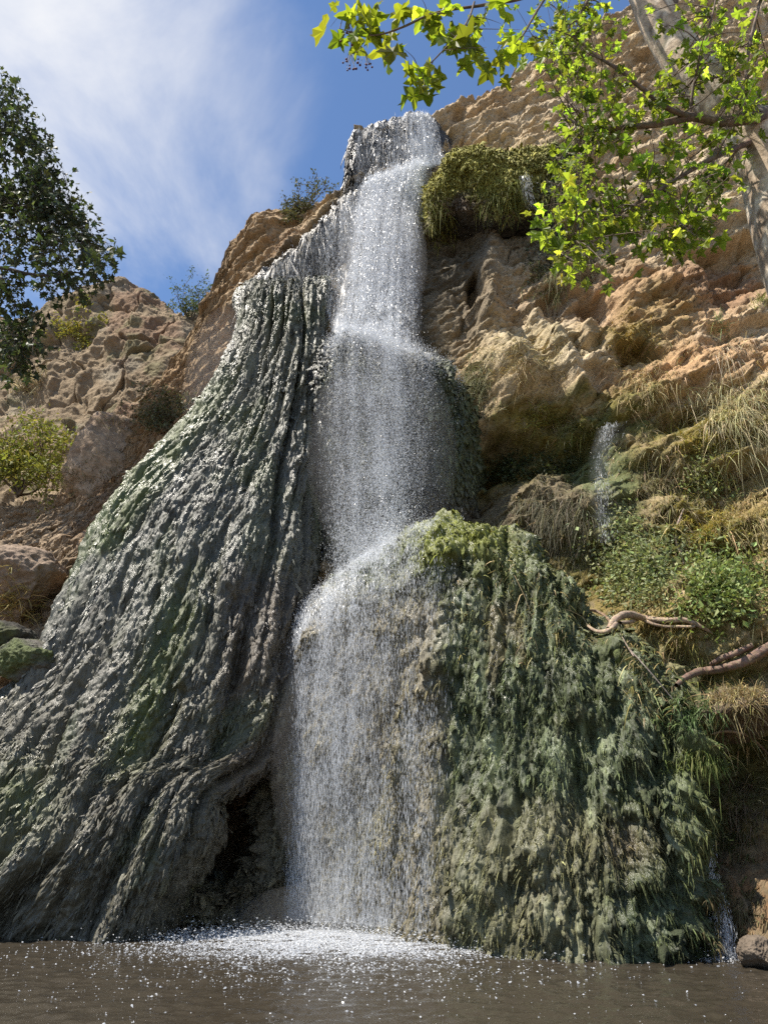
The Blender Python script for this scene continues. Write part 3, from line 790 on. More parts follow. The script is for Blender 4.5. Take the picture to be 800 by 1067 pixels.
def bipyramids(P, D, L, W):
    """drops: slim double pyramids drawn out along D"""
    N = len(P)
    a = rng.normal(size=(N, 3)); s = np.cross(D, a); s /= np.maximum(np.linalg.norm(s, axis=1, keepdims=True), 1e-6); q = np.cross(D, s)
    V = np.empty((N, 5, 3))
    V[:, 0] = P - D * L[:, None] * .5; V[:, 4] = P + D * L[:, None] * .5
    m = P + D * (L * .12)[:, None]
    for k_ in range(3):
        an = k_ * 2 * math.pi / 3; V[:, 1 + k_] = m + (s * math.cos(an) + q * math.sin(an)) * W[:, None]
    f = np.array([[0, 1, 2], [0, 2, 3], [0, 3, 1], [4, 2, 1], [4, 3, 2], [4, 1, 3]])
    return V.reshape(-1, 3), (f[None] + (np.arange(N) * 5)[:, None, None]).reshape(-1, 3)


def fall(label, rows, dens, nstr, ndrop, L=(.03, .12), W=(.004, .010), jit=.12, film=.6, fn=(120, 60), world=None, cat='waterfall', name='waterfall', spread=0.0):
    C = px_rows(rows) if world is None else world
    G = net(C, *fn)
    o = empty(name, G[-1, fn[1] // 2], label, cat)
    us = np.linspace(0, 1, fn[1]); vs = np.linspace(0, 1, fn[0])
    D2 = dens(us[None, :], vs[:, None]) * np.ones((fn[0], fn[1]))
    edge = np.clip(np.minimum(us, 1 - us) / .10, 0, 1)[None, :]
    if film > 0:
        n_ = grid_normals(G)
        Gd = G + n_ * (.05 * fbm(G * np.array([3, 3, .6]), 3))[..., None]
        a = np.clip(D2 * film * edge * np.clip((1 - vs[:, None]) / .06 + .2, 0, 1), 0, 1)
        mesh_obj('water_film', Gd.reshape(-1, 3), grid_faces(*fn), M['film'], o, col=np.repeat(a.reshape(-1, 1), 3, 1))
    # strands of drops
    D2 = D2 * (.15 + .85 * sstep(0, .16, np.minimum(us, 1 - us)))[None, :]
    p = D2.mean(0) * (.35 + .65 * np.abs(fbm(vec(us * 14, 0 * us, 0 * us + len(label)), 3)) * 3); p = np.maximum(p, 1e-4); p /= p.sum()
    nstr = int(nstr * 2.0); ndrop = int(ndrop * 1.8)
    u0 = (rng.choice(fn[1], nstr, p=p) + rng.random(nstr)) / fn[1]
    u = np.repeat(u0, ndrop); v = rng.random(len(u))
    u = u + rng.normal(0, 1, len(u)) * (.004 + spread * v)
    ok = (u > 0) & (u < .999); u, v = u[ok], v[ok]
    iu = (u * (fn[1] - 1)); iv = v * (fn[0] - 1); ia = iu.astype(int); ib = np.minimum(iv.astype(int), fn[0] - 2)
    fu = (iu - ia)[:, None]; fv = (iv - ib)[:, None]; i2 = np.minimum(ia + 1, fn[1] - 1)
    P = (G[ib, ia] * (1 - fu) + G[ib, i2] * fu) * (1 - fv) + (G[ib + 1, ia] * (1 - fu) + G[ib + 1, i2] * fu) * fv
    D = G[ib + 1, ia] - G[ib, ia]; D /= np.maximum(np.linalg.norm(D, axis=1, keepdims=True), 1e-6)
    kp = rng.random(len(u)) < np.clip(D2[ib, ia] * (1.0 + 1.6 * fbm(P * np.array([2.2, 2.2, .5]) + 3, 3)), 0, 1)
    P, D = P[kp], D[kp]
    P = P + np.array([0, -1, 0]) * np.abs(rng.normal(0, jit, (len(P), 1))) + rng.normal(0, 1, P.shape) * np.array([.03 + .25 * spread * 10, .01, .01])
    D = D + rng.normal(0, .07, D.shape); D /= np.linalg.norm(D, axis=1, keepdims=True)
    r_ = rng.random(len(P)) ** 2
    V, F = bipyramids(P, D, L[0] + (L[1] - L[0]) * r_, (W[0] + (W[1] - W[0]) * rng.random(len(P)) ** 2) * .52)
    d = mesh_obj('drops', V, F, M['drop'], o, smooth=False); tag(d, kind='stuff')
    return o


def gau(u, c, s): return np.exp(-((u - c) / s) ** 2)


fall('sheer curtain of water dropping from the rim at the very top of the waterfall',
     [[(369, 138, 20.1), (392, 130, 20.1), (413, 124, 20.1), (432, 120, 20.1), (446, 122, 20.1), (457, 134, 20.1)],
      [(369, 165, 19.95), (392, 158, 19.95), (415, 152, 19.95), (435, 150, 19.95), (450, 150, 19.95), (462, 160, 19.95)],
      [(368, 190, 19.85), (390, 187, 19.85), (414, 182, 19.85), (436, 178, 19.85), (452, 174, 19.85), (466, 172, 19.85)]],
     lambda u, v: .35 + .75 * gau(u, .66, .13) + .3 * gau(u, .02, .05) + .25 * gau(u, .88, .06) - .1 * gau(u, .3, .15), 260, 34, L=(.05, .30), W=(.004, .012), jit=.08, film=.85)
fall('bright white upper cascade sliding down to the first ledge below the rim',
     [[(372, 197, 19.55), (392, 186, 19.5), (414, 178, 19.5), (434, 171, 19.5), (452, 168, 19.6)],
      [(362, 235, 19.1), (384, 232, 19.0), (404, 228, 18.95), (424, 226, 19.0), (442, 226, 19.2)],
      [(355, 295, 18.5), (376, 295, 18.3), (398, 295, 18.2), (420, 295, 18.3), (440, 296, 18.5)],
      [(344, 350, 17.7), (368, 350, 17.35), (394, 354, 17.15), (420, 366, 17.0), (440, 374, 17.0)]],
     lambda u, v: .30 + .65 * gau(u, .42 - .05 * v, .25) + .35 * gau(u, .75, .12) * (1 - v) + .2 * (1 - v), 420, 90, L=(.03, .20), W=(.005, .013), jit=.16, film=1.25)
fall('fine drizzle falling from the left part of the rim into the dark recess',
     [[(262, 298, 18.9), (285, 280, 19.0), (310, 262, 19.1), (335, 240, 19.2), (355, 216, 19.4), (372, 198, 19.5)],
      [(264, 318, 18.75), (286, 305, 18.8), (311, 296, 18.9), (336, 290, 18.9), (352, 296, 18.8), (362, 300, 18.6)],
      [(266, 332, 18.6), (287, 320, 18.6), (311, 312, 18.6), (336, 318, 18.7), (348, 350, 18.3), (356, 352, 17.9)]],
     lambda u, v: .30 + .5 * sstep(.6, 1.0, u) + .2 * gau(u, .03, .06), 300, 26, L=(.03, .22), W=(.003, .009), jit=.25, film=.45)
fall('middle veil of spray falling freely in front of the dark boss',
     [[(326, 372, 17.3), (350, 352, 17.0), (378, 347, 16.85), (408, 360, 16.7), (442, 370, 16.65), (470, 382, 16.85), (486, 410, 17.2)],
      [(326, 430, 17.0), (350, 420, 16.7), (378, 418, 16.6), (408, 420, 16.5), (442, 424, 16.5), (466, 430, 16.7), (484, 450, 17.0)],
      [(330, 510, 16.7), (352, 510, 16.4), (378, 510, 16.3), (406, 510, 16.2), (436, 510, 16.2), (458, 512, 16.4), (474, 520, 16.7)],
      [(334, 608, 16.2), (352, 604, 16.0), (378, 596, 15.8), (404, 584, 15.7), (428, 572, 15.7), (446, 566, 15.8), (460, 566, 16.0)]],
     lambda u, v: (.26 + .48 * gau(u, .40, .24) + .45 * (1 - sstep(0, .16, v)) * (1 - .5 * sstep(.6, .9, u))) * (1 - .9 * sstep(.56, .86, u) * sstep(.04, .35, v)) * (1 - .3 * v), 900, 52, L=(.022, .075), W=(.005, .0115), jit=.25, film=.27, spread=.006)
# lower curtain: follows the left half of the mound
iu0, iu1 = int(5.3 / 16 * 819), int(10.1 / 16 * 819)
ivs = np.linspace(int(.23 * 639), int(.875 * 639), 14).astype(int); ius = np.linspace(iu0, iu1, 9).astype(int)
LC = MO0[np.ix_(ivs, ius)] + MOn[np.ix_(ivs, ius)] * .34
fall('wide lower curtain of water streaming down the mound into the pool', None,
     lambda u, v: .62 * (.40 + .34 * gau(u, .45, .28) + .2 * gau(u, .2, .12) + .15 * gau(u, .85, .12)) * (.75 + .4 * (1 - sstep(0, .35, v)) + .2 * sstep(.8, 1, v)) * (1 - .6 * gau(u, .1, .12) * sstep(.2, .6, v)), 760, 62, L=(.04, .17), W=(.0035, .0085), jit=.18, film=.24, world=LC, spread=.004)
fall('thin threads of water hanging beside the black cave mouth',
     [[(296, 868, 15.6), (306, 866, 15.5), (318, 868, 15.5), (330, 872, 15.4)], [(297, 915, 15.5), (306, 914, 15.4), (318, 915, 15.4), (330, 918, 15.3)], [(298, 962, 15.35), (307, 963, 15.3), (318, 964, 15.25), (330, 966, 15.2)]],
     lambda u, v: .5 + 0 * u, 14, 60, L=(.06, .25), W=(.003, .008), jit=.05, film=.25, fn=(60, 24))
fall('small white side trickle sliding over the mossy cliff right of the falls',
     [[(620, 448, 15.9), (632, 444, 15.85), (646, 440, 15.8), (660, 436, 15.8)], [(612, 480, 15.5), (624, 480, 15.4), (638, 478, 15.35), (650, 478, 15.4)], [(614, 520, 15.1), (626, 520, 15.0), (640, 520, 14.95), (654, 522, 15.0)], [(620, 566, 14.75), (632, 566, 14.65), (646, 566, 14.6), (660, 568, 14.65)]],
     lambda u, v: (.05 + .7 * gau(u, .4 - .1 * v, .22)) * (1 - .75 * v), 24, 30, L=(.03, .14), W=(.003, .008), jit=.10, film=.34, fn=(80, 30), cat='trickle', name='trickle')
fall('slender trickle dripping off the moss-capped overhang',
     [[(540, 184, 16.8), (546, 183, 16.78), (552, 184, 16.8)], [(543, 200, 16.75), (549, 200, 16.72), (556, 201, 16.75)], [(547, 218, 16.75), (554, 218, 16.7), (562, 219, 16.75)]],
     lambda u, v: .4 - .25 * v + 0 * u, 10, 22, L=(.06, .2), W=(.004, .010), jit=.05, film=.4, fn=(40, 16), cat='trickle', name='trickle')
fall('broken white trickle running down the brown rock into the right end of the pool',
     [[(722, 880, 11.9), (728, 878, 11.85), (735, 880, 11.8)], [(728, 915, 11.7), (735, 914, 11.65), (743, 915, 11.6)], [(736, 950, 11.5), (745, 950, 11.45), (755, 951, 11.4)], [(740, 992, 11.45), (752, 994, 11.4), (764, 996, 11.35)]],
     lambda u, v: .6 + 0 * u, 34, 50, L=(.02, .10), W=(.004, .010), jit=.10, film=.5, fn=(80, 24), cat='trickle', name='trickle')

# drifting spray: soft bodies of thin mist
km = NT('spray mist'); vv_ = km.n('ShaderNodeVolumePrincipled', Density=.10, Anisotropy=.35); vv_.inputs['Color'].default_value = (.95, .96, .98, 1); km.l(vv_.outputs[0], km.out.inputs['Volume']); M['mist'] = km.m
import bmesh
bm = bmesh.new(); bmesh.ops.create_icosphere(bm, subdivisions=4, radius=1); IV = np.array([v.co[:] for v in bm.verts]); IF = np.array([[v.index for v in f.verts] for f in bm.faces]); bm.free()
mv, mf = [], []
for (a_, b_, y_, r3) in ((398, 470, 16.4, (1.75, .75, 3.0)), (400, 270, 18.2, (1.25, .7, 2.6)), (395, 790, 14.4, (1.9, .7, 2.7)), (385, 968, 13.9, (2.4, 1.0, .75)), (232, 398, 18.9, (1.1, .4, 2.6))):
    mv.append(IV * np.array(r3) + at(a_, b_, y_)); mf.append(IF + len(IV) * len(mf))
tag(mesh_obj('mist', np.concatenate(mv), np.concatenate(mf), M['mist']), 'thin spray drifting around the waterfall', 'mist', kind='stuff')

# foam and splashes
NF = 46000
fx = IMP[0] - .35 + rng.normal(0, 1, NF) * 1.35; fy = IMP[1] + .3 - np.abs(rng.normal(0, 1, NF)) * 1.9
ex = rng.random(NF) < .015
fx = np.where(ex, rng.uniform(-5, 4.5, NF), fx); fy = np.where(ex, rng.uniform(7.5, 13.5, NF), fy)
kp = fbm(vec(fx * 1.6, fy * 2.2, 0 * fx), 3) + .35 - .9 * ((fy < IMP[1] - 2.6) & ~ex) * rng.random(NF) > 0
fx, fy = fx[kp], fy[kp]
nb = 900
bx_ = on_water(752, 997); fx = np.concatenate([fx, bx_[0] + rng.normal(0, .22, nb)]); fy = np.concatenate([fy, bx_[1] - np.abs(rng.normal(0, .22, nb))])
NF = len(fx); sz = .0045 + .012 * rng.random(NF) ** 3
fz = .012 + np.where(rng.random(NF) < .25, np.abs(rng.normal(0, .09, NF)), 0)
a = rng.random(NF) * 6.28
D = vec(np.cos(a), np.sin(a) * .6, rng.normal(0, .25, NF)); D /= np.linalg.norm(D, axis=1, keepdims=True)
V, F = bipyramids(vec(fx, fy, fz), D, sz * 2.6, sz * .75)
tag(mesh_obj('foam', V, F, M['drop'], smooth=False), 'white splashing foam where the falls strike the pool', 'foam', kind='stuff')

# ------------------------------------------------------------------ rocks
import bmesh


def boulder(name, label, px, py, Y, rx, ry, rz_, seed, c0, c1, sub=6, mat='boulder', cuts=6, cat='rock', amp=.16):
    c = at(px, py, Y)
    bm = bmesh.new(); bmesh.ops.create_icosphere(bm, subdivisions=sub, radius=1)
    V = np.array([v.co[:] for v in bm.verts]); F = np.array([[v.index for v in f.verts] for f in bm.faces]); bm.free()
    rr = np.random.default_rng(seed)
    r = np.ones(len(V))
    for _ in range(cuts):
        n_ = rr.normal(size=3); n_ /= np.linalg.norm(n_); d_ = V @ n_; r = np.minimum(r, np.where(d_ > .15, rr.uniform(.62, .95) / np.maximum(d_, .15), 9))
    r = r * (1 + amp * fbm(V * 1.7 + seed, 4) + .10 * (ridged(V * 4 + seed, 3) - .5) + .03 * fbm(V * 14 + seed, 3))
    P = V * r[:, None] * np.array([rx, ry, rz_]) + c
    cc = mixc(np.broadcast_to(np.array(c0), P.shape).copy(), c1, sstep(-.1, .35, fbm(P * 1.2 + seed, 4)))
    o = mesh_obj(name, P, F, M[mat], None, col=cc)
    return tag(o, label, cat)


boulder('rock_outcrop', 'pale angular outcrop with dry grass on its top, left of the apron', 128, 500, 23.9, 2.2, 2.0, 2.5, 19, [.37, .28, .195], [.30, .215, .145], cuts=16, amp=.07)
boulder('boulder', 'smooth reddish boulder at the left edge of the photo above the dry grass', 16, 612, 18.4, 1.25, 1.2, .95, 5, [.28, .21, .15], [.24, .18, .135], cuts=7)
boulder('boulder', 'dark wet rock at the left edge below the dry grass', 2, 676, 16.6, .75, .8, .55, 12, [.06, .055, .045], [.09, .10, .04], cuts=7)
boulder('boulder', 'small mossy rock wedged against the left edge of the apron', 36, 690, 16.2, .7, .7, .55, 14, [.09, .11, .035], [.12, .11, .09], cuts=6, mat='moss')
boulder('boulder', 'dark overhanging block right of the mossy mound', 770, 748, 11.9, .95, .8, .42, 21, [.10, .075, .05], [.13, .12, .05], cuts=8)
boulder('boulder', 'small tan stone at the waterline in the right corner', 789, 994, 10.7, .22, .3, .2, 23, [.14, .11, .08], [.09, .075, .05], cuts=7)

bpy.context.view_layer.update()
DG = bpy.context.evaluated_depsgraph_get()
ROCKY = {'cliff', 'hill', 'rock', 'ground', 'rock_outcrop', 'boulder', 'drapery', 'moss_drapery', 'moss'}


def hit(px, py):
    d = ray(px, py); d = Vector(d / np.linalg.norm(d)); o_ = Vector(EYE)
    for _ in range(60):
        ok, loc, nrm, _i, ob, _m = scene.ray_cast(DG, o_, d)
        if not ok: return None
        if ob.name.split('.')[0] in ROCKY:
            if nrm.dot(d) > 0: nrm = -nrm
            return np.array(loc), np.array(nrm)
        o_ = loc + d * .02
    return None


def hits(px, py, rx, ry, n, falloff=1.0):
    P, Nn = [], []
    while n > 0:
        n -= 1
        a_ = rng.random() * 6.283; r_ = 1.25 * rng.random() ** .75
        r_ *= 1 + .35 * math.sin(3 * a_ + px) + .2 * math.sin(7 * a_ + py)
        h_ = hit(px + rx * r_ * math.cos(a_), py + ry * r_ * math.sin(a_))
        if h_: P.append(h_[0]); Nn.append(h_[1])
    P, Nn = np.array(P), np.array(Nn)
    dd = np.linalg.norm(P - np.median(P, 0), axis=1); lim = 1.35 * max(rx, ry) * .026 + .25
    P, Nn = P[dd < lim], Nn[dd < lim]
    if len(P) > 3000: return P, Nn
    link = .09 + .011 * np.linalg.norm(P - EYE, axis=1).mean()                # keep the one patch that hangs together
    lab = np.full(len(P), -1); g_ = 0
    while (lab < 0).any():
        todo = [int(np.argmax(lab < 0))]; lab[todo[0]] = g_
        while todo:
            nb_ = np.where((lab < 0) & (((P - P[todo.pop()]) ** 2).sum(1) < link ** 2))[0]
            lab[nb_] = g_; todo.extend(nb_.tolist())
        g_ += 1
    kp_ = lab == np.bincount(lab).argmax()
    return P[kp_], Nn[kp_]


# ------------------------------------------------------------------ foliage helpers
def tube(P, Rr, sides=8, n=None, rough=0.0, seed=0):
    P = np.asarray(P, float); K = len(P); n = n or (K - 1) * 8 + 1
    B_ = crom(K, n); C_ = B_ @ P; r_ = np.maximum(B_ @ np.asarray(Rr, float), .001)
    T_ = np.gradient(C_, axis=0); T_ /= np.maximum(np.linalg.norm(T_, axis=1, keepdims=True), 1e-9)
    up = np.array([.31, .22, .92]); s_ = np.cross(T_, up); s_ /= np.maximum(np.linalg.norm(s_, axis=1, keepdims=True), 1e-6); q_ = np.cross(T_, s_)
    an = np.arange(sides) * 2 * math.pi / sides
    ringd = s_[:, None] * np.cos(an)[None, :, None] + q_[:, None] * np.sin(an)[None, :, None]
    rad = np.broadcast_to(r_[:, None], (n, sides)).copy()
    if rough: 
        rad = rad * (1 + rough * fbm(ringd * 1.5 + C_[:, None] * 2.2 / max(.05, r_.mean() * 6) * .2 + seed, 3))
    V = (C_[:, None] + ringd * rad[..., None]).reshape(-1, 3)
    i = np.arange(n * sides).reshape(n, sides); j = np.roll(i, -1, 1)
    F_ = np.stack([i[:-1], j[:-1], j[1:], i[1:]], -1).reshape(-1, 4)
    return V, F_, C_


class MB:
    def __init__(self): self.v, self.f, self.c, self.n = [], [], [], 0

    def add(self, V, F, col=None):
        self.v.append(V); self.f.append(np.asarray(F) + self.n); self.n += len(V)
        self.c.append(np.broadcast_to(np.array(col if col is not None else (1, 1, 1), float), (len(V), 3)))

    def build(self, name, mat, parent=None, smooth=True):
        f4 = [f for f in self.f if f.shape[1] == 4]; f3 = [f for f in self.f if f.shape[1] == 3]
        fl = ([np.concatenate(f4)] if f4 else []) + ([np.concatenate(f3)] if f3 else [])
        return mesh_obj(name, np.concatenate(self.v), fl, mat, parent, smooth, np.concatenate(self.c))


LOBE = np.array([(0, .36), (0, 0), (.16, -.10), (.34, -.04), (.50, .04), (.40, .16), (.30, .22), (.52, .34), (.66, .52), (.46, .50), (.28, .48), (.24, .62), (.14, .84), (0, 1.04),
                 (-.14, .84), (-.24, .62), (-.28, .48), (-.46, .50), (-.66, .52), (-.52, .34), (-.30, .22), (-.40, .16), (-.50, .04), (-.34, -.04), (-.16, -.10)])
LOBEF = np.array([[0, i, i + 1] for i in range(1, 24)] + [[0, 24, 1]])
STAR = np.array([(0, .35), (0, 0), (.45, .02), (.27, .26), (.6, .52), (.2, .55), (0, 1.0), (-.2, .55), (-.6, .52), (-.27, .26), (-.45, .02)])
STARF = np.array([[0, i, i + 1] for i in range(1, 10)] + [[0, 10, 1]])
OVAL = np.array([(0, 0), (.26, .42), (0, 1.0), (-.26, .42)]); OVALF = np.array([[0, 1, 2], [0, 2, 3]])


def leaves(P, D, Nn, size, shape, faces, colour, fold=.25, droop=.25):
    P = np.asarray(P, float); N_ = len(P)
    D = D / np.maximum(np.linalg.norm(D, axis=1, keepdims=True), 1e-6)
    s_ = np.cross(D, Nn); s_ /= np.maximum(np.linalg.norm(s_, axis=1, keepdims=True), 1e-6); n_ = np.cross(s_, D)
    sh = shape; fo = fold * rng.uniform(.2, 1.6, N_); dr = droop * rng.uniform(-.3, 1.5, N_)
    cu_ = rng.normal(0, .35, N_); z = -fo[:, None] * np.abs(sh[None, :, 0]) ** 1.3 - dr[:, None] * sh[None, :, 1] ** 2 + cu_[:, None] * sh[None, :, 0] * sh[None, :, 1] + .10 * rng.normal(size=(N_, len(sh)))
    V = P[:, None] + size[:, None, None] * (s_[:, None] * sh[None, :, 0:1] + D[:, None] * sh[None, :, 1:2] + n_[:, None] * z[..., None])
    F_ = (faces[None] + (np.arange(N_) * len(sh))[:, None, None]).reshape(-1, 3)
    return V.reshape(-1, 3), F_, np.repeat(colour, len(sh), 0)


def blades(P, D, L, W, droop, colour, wall=None):
    """grass blades: tapered strips that start along D and bend down"""
    N_ = len(P); D = D / np.maximum(np.linalg.norm(D, axis=1, keepdims=True), 1e-6)
    s_ = np.cross(D, rng.normal(size=(N_, 3))); s_ /= np.maximum(np.linalg.norm(s_, axis=1, keepdims=True), 1e-6)
    ts = np.array([0, .35, .7, 1.0]); ws = np.array([1, .85, .55, .08])
    g_ = np.array([0, 0, -1.0])
    C_ = P[:, None] + D[:, None] * (ts[None, :] * L[:, None])[..., None] + g_ * ((ts[None, :] ** 2) * (L * droop)[:, None])[..., None]
    V = np.stack([C_ - s_[:, None] * (ws[None, :] * W[:, None])[..., None], C_ + s_[:, None] * (ws[None, :] * W[:, None])[..., None]], 2)
    f = np.array([[0, 1, 3, 2], [2, 3, 5, 4], [4, 5, 7, 6]])
    return V.reshape(-1, 3), (f[None] + (np.arange(N_) * 8)[:, None, None]).reshape(-1, 4), np.repeat(colour, 8, 0)


def rcol(c, n, s=.25): return np.asarray(c)[None] * np.exp(rng.normal(0, s, (n, 1))) * np.exp(rng.normal(0, .07, (n, 3)))


M['leaf'] = leaf_mat('sunlit sycamore leaf', (1, 1, 1), (2.5, 2.5, 1.0), .5, .55)
M['shadeleaf'] = leaf_mat('shaded sycamore leaf', (1, 1, 1), (1.2, 1.3, .8), .5, .3)  # leaf for the left tree, shade put into its colour
M['herb'] = leaf_mat('small herb leaf', (1, 1, 1), (1.2, 1.2, .8), .6, .3)
M['straw'] = leaf_mat('dry grass', (1, 1, 1), (1.0, .95, .8), .7, .25)
M['fruit'] = rock_mat('dark red fruit', .6, .4, 60, (.8, 1.2), .4, .004)

# ------------------------------------------------------------------ plants on the rocks
UPV = np.array([0, 0, 1.0])


def grass_patch(label, px, py, rx, ry, n, L, c, name='grass_tuft', cat='grass tuft', W=.006, up=.7, droop=.55, group=None, out=.6):
    P, Nn = hits(px, py, rx, ry, n)
    D = Nn * out + UPV * up + rng.normal(0, .38, P.shape)
    L = L * (.7 if L > .3 and name == 'grass_tuft' else 1)
    V, F_, C_ = blades(P - Nn * .02, D, L * np.exp(rng.normal(0, .35, len(P))), np.full(len(P), W) * rng.uniform(.6, 1.5, len(P)), droop * rng.uniform(.5, 1.6, len(P)), rcol(c, len(P), .3))
    return tag(mesh_obj(name, V, F_, M['straw'], None, False, C_), label, cat, group)


def herb_patch(label, px, py, rx, ry, n, size, c, name='leafy_plant', cat='plant', spread=.10, group=None, mat='herb'):
    P, Nn = hits(px, py, rx, ry, max(40, n // 6))
    k_ = rng.integers(0, len(P), n)
    off = rng.normal(0, spread, (n, 3)) + Nn[k_] * np.abs(rng.normal(0, spread, (n, 1)))
    Q_ = P[k_] + off
    D = Nn[k_] * .5 + UPV * .1 + rng.normal(0, .7, (n, 3)); Nl = Nn[k_] * .6 + UPV * .7 + rng.normal(0, .5, (n, 3))
    V, F_, C_ = leaves(Q_, D, Nl, size * np.exp(rng.normal(0, .3, n)), OVAL, OVALF, rcol(c, n, .28))
    # stems tie the leaves to the rock
    m = len(P); sv_, sf_, sc2 = blades(P - Nn * .05, Nn + rng.normal(0, .5, P.shape), np.full(m, spread * 2.2), np.full(m, .005), np.full(m, .1), rcol(np.asarray(c) * .6, m))
    b_ = MB(); b_.add(V, F_); b_.c[-1] = C_; b_.add(sv_, sf_); b_.c[-1] = sc2
    return tag(b_.build(name, M[mat], None, False), label, cat, group)


STRAW = [.46, .38, .19]; STRAWG = [.27, .27, .10]; GREEN = [.10, .15, .035]; PALEG = [.22, .26, .10]; OLIVE = [.15, .15, .04]; YELL = [.28, .24, .05]
grass_patch('dry grey-green grass hanging beside the middle ledge, right of the veil', 495, 398, 22, 28, 900, .50, [.25, .25, .13], droop=.9, up=.5)
grass_patch('golden dry grass below the diagonal rib on the right cliff', 545, 375, 40, 28, 900, .34, [.42, .34, .16], droop=.7, up=.4)
grass_patch('yellow-green moss tuft above the dark overhang, nearest the falls', 560, 436, 18, 14, 700, .16, YELL, name='moss_cushion', cat='moss', W=.008, droop=.4)
grass_patch('olive moss cushion over the dark overhang, left of the side trickle', 600, 446, 34, 15, 1000, .16, OLIVE, name='moss_cushion', cat='moss', W=.008, droop=.5)
grass_patch('pale straw grass hanging down at the right edge of the photo under the orange rock', 770, 430, 44, 30, 1700, .55, [.50, .45, .25], droop=1.0, up=.35)
grass_patch('dry straw hanging under the small black hole on the right cliff', 668, 398, 24, 22, 700, .42, STRAW, droop=1.0, up=.3)
grass_patch('yellow moss mat around the small black hole on the right cliff', 655, 352, 22, 26, 800, .14, [.26, .19, .035], name='moss_cushion', cat='moss', W=.008)
grass_patch('spiky pale green tuft alone on the orange rock, right of the black hole', 748, 342, 9, 9, 150, .42, [.22, .30, .14], droop=.35, up=.9)
grass_patch('wispy dry roots dangling below the spiky green tuft', 758, 362, 18, 12, 260, .45, [.44, .36, .24], droop=1.3, up=-.1)
grass_patch('mustard moss mat in the middle of the right cliff, below the pale straw', 738, 455, 40, 28, 1500, .15, [.30, .26, .045], name='moss_cushion', cat='moss', W=.009, droop=.6)
grass_patch('thick brownish-yellow moss mat beside the dark cleft, above the leafy plants', 736, 552, 38, 36, 1700, .15, [.32, .27, .045], name='moss_cushion', cat='moss', W=.009, droop=.6)
herb_patch('small pale-leaved plant on the right cliff between the two moss mats', 735, 500, 22, 18, 1100, .075, [.26, .29, .11])
herb_patch('large patch of pale grey-green leafy plants left of the cleft, above the twisted root', 668, 592, 42, 40, 5200, .075, [.27, .30, .14], spread=.14)
herb_patch('bright green leafy plant right of the cleft, above the right root', 755, 612, 36, 32, 3600, .085, [.21, .26, .085], spread=.14)
grass_patch('thick yellow-green moss draping the left flank of the overhang beside the cascade', 452, 218, 16, 34, 1500, .18, [.24, .24, .06], name='moss_cushion', cat='moss', W=.009, droop=1.0, up=.1)
grass_patch('green moss tongue hanging from the right half of the overhang', 530, 205, 34, 18, 1500, .20, [.22, .23, .055], name='moss_cushion', cat='moss', W=.009, droop=1.1, up=.1)
grass_patch('olive moss curtain on the rock below the overhang', 580, 280, 34, 22, 900, .22, [.14, .145, .05], name='moss_cushion', cat='moss', W=.009, droop=1.1, up=0)
herb_patch('dusty green foliage hanging under the moss-capped overhang', 585, 245, 28, 40, 2600, .085, [.115, .125, .085], spread=.16)
grass_patch('shaggy dull grass hanging in the shade under the dark overhang', 570, 535, 48, 38, 2600, .22, [.19, .175, .11], droop=1.0, up=.1, out=.9)
herb_patch('dark green ferny growth lining the dark overhang', 545, 492, 52, 14, 1900, .08, [.045, .06, .022], spread=.12)
grass_patch('green algae-coloured moss at the foot of the right root, beside the mound', 722, 742, 26, 26, 1100, .14, [.10, .15, .05], name='moss_cushion', cat='moss', W=.009, droop=.8)
grass_patch('golden grass on the ledge between the two roots', 700, 655, 60, 14, 900, .20, [.33, .26, .08], droop=.6)
grass_patch('sunlit straw on the ledge under the right root', 770, 725, 34, 16, 800, .26, [.34, .27, .13], droop=.7)
grass_patch('green fringe of moss on the lower ledge, right of the mound', 735, 795, 34, 10, 800, .15, [.13, .16, .04], name='moss_cushion', cat='moss', W=.009, droop=1.0)
grass_patch('hanging dry rootlets below the lower ledge at the right edge', 775, 835, 30, 30, 600, .35, [.20, .15, .09], droop=1.2, up=0)
grass_patch('dark damp moss on the brown rock face between the mound and the right edge', 752, 870, 34, 40, 1800, .10, [.10, .11, .035], name='moss_cushion', cat='moss', W=.008, droop=1.1, up=0)
grass_patch('brown and olive moss fringe just above the waterline in the right corner', 768, 950, 30, 32, 1500, .10, [.14, .11, .05], name='moss_cushion', cat='moss', W=.008, droop=1.1, up=0)
grass_patch('dry grass at the left edge of the photo beside the smooth boulder', 14, 635, 20, 28, 500, .7, [.38, .30, .11], droop=.4, up=.8, W=.009)
grass_patch('pale tan grass growing on top of the pale outcrop', 150, 432, 34, 20, 900, .45, [.34, .29, .17], droop=.5, W=.009)
grass_patch('thin dry grass on the slope below the left bush', 80, 500, 60, 18, 800, .35, [.24, .21, .13], droop=.5, W=.009)
grass_patch('tan grass tuft at the foot of the left tree crown', 30, 400, 24, 14, 500, .9, [.36, .31, .19], droop=.5, W=.02)
grass_patch('lone green sprig at the right edge of the cliff, above the orange rock', 793, 314, 9, 7, 120, .28, [.22, .26, .06], droop=.4)
grass_patch('yellow straw below the brownish moss mat, at the right edge', 775, 530, 28, 30, 900, .30, [.36, .29, .13], droop=1.0, up=.2)
grass_patch('dry stems strewn over the cliff right of the side trickle', 692, 500, 34, 44, 1300, .34, [.31, .27, .15], droop=.9, up=.3)
grass_patch('short olive turf on the cliff above the moss-capped overhang', 590, 150, 26, 14, 500, .16, OLIVE, name='moss_cushion', cat='moss', W=.008)

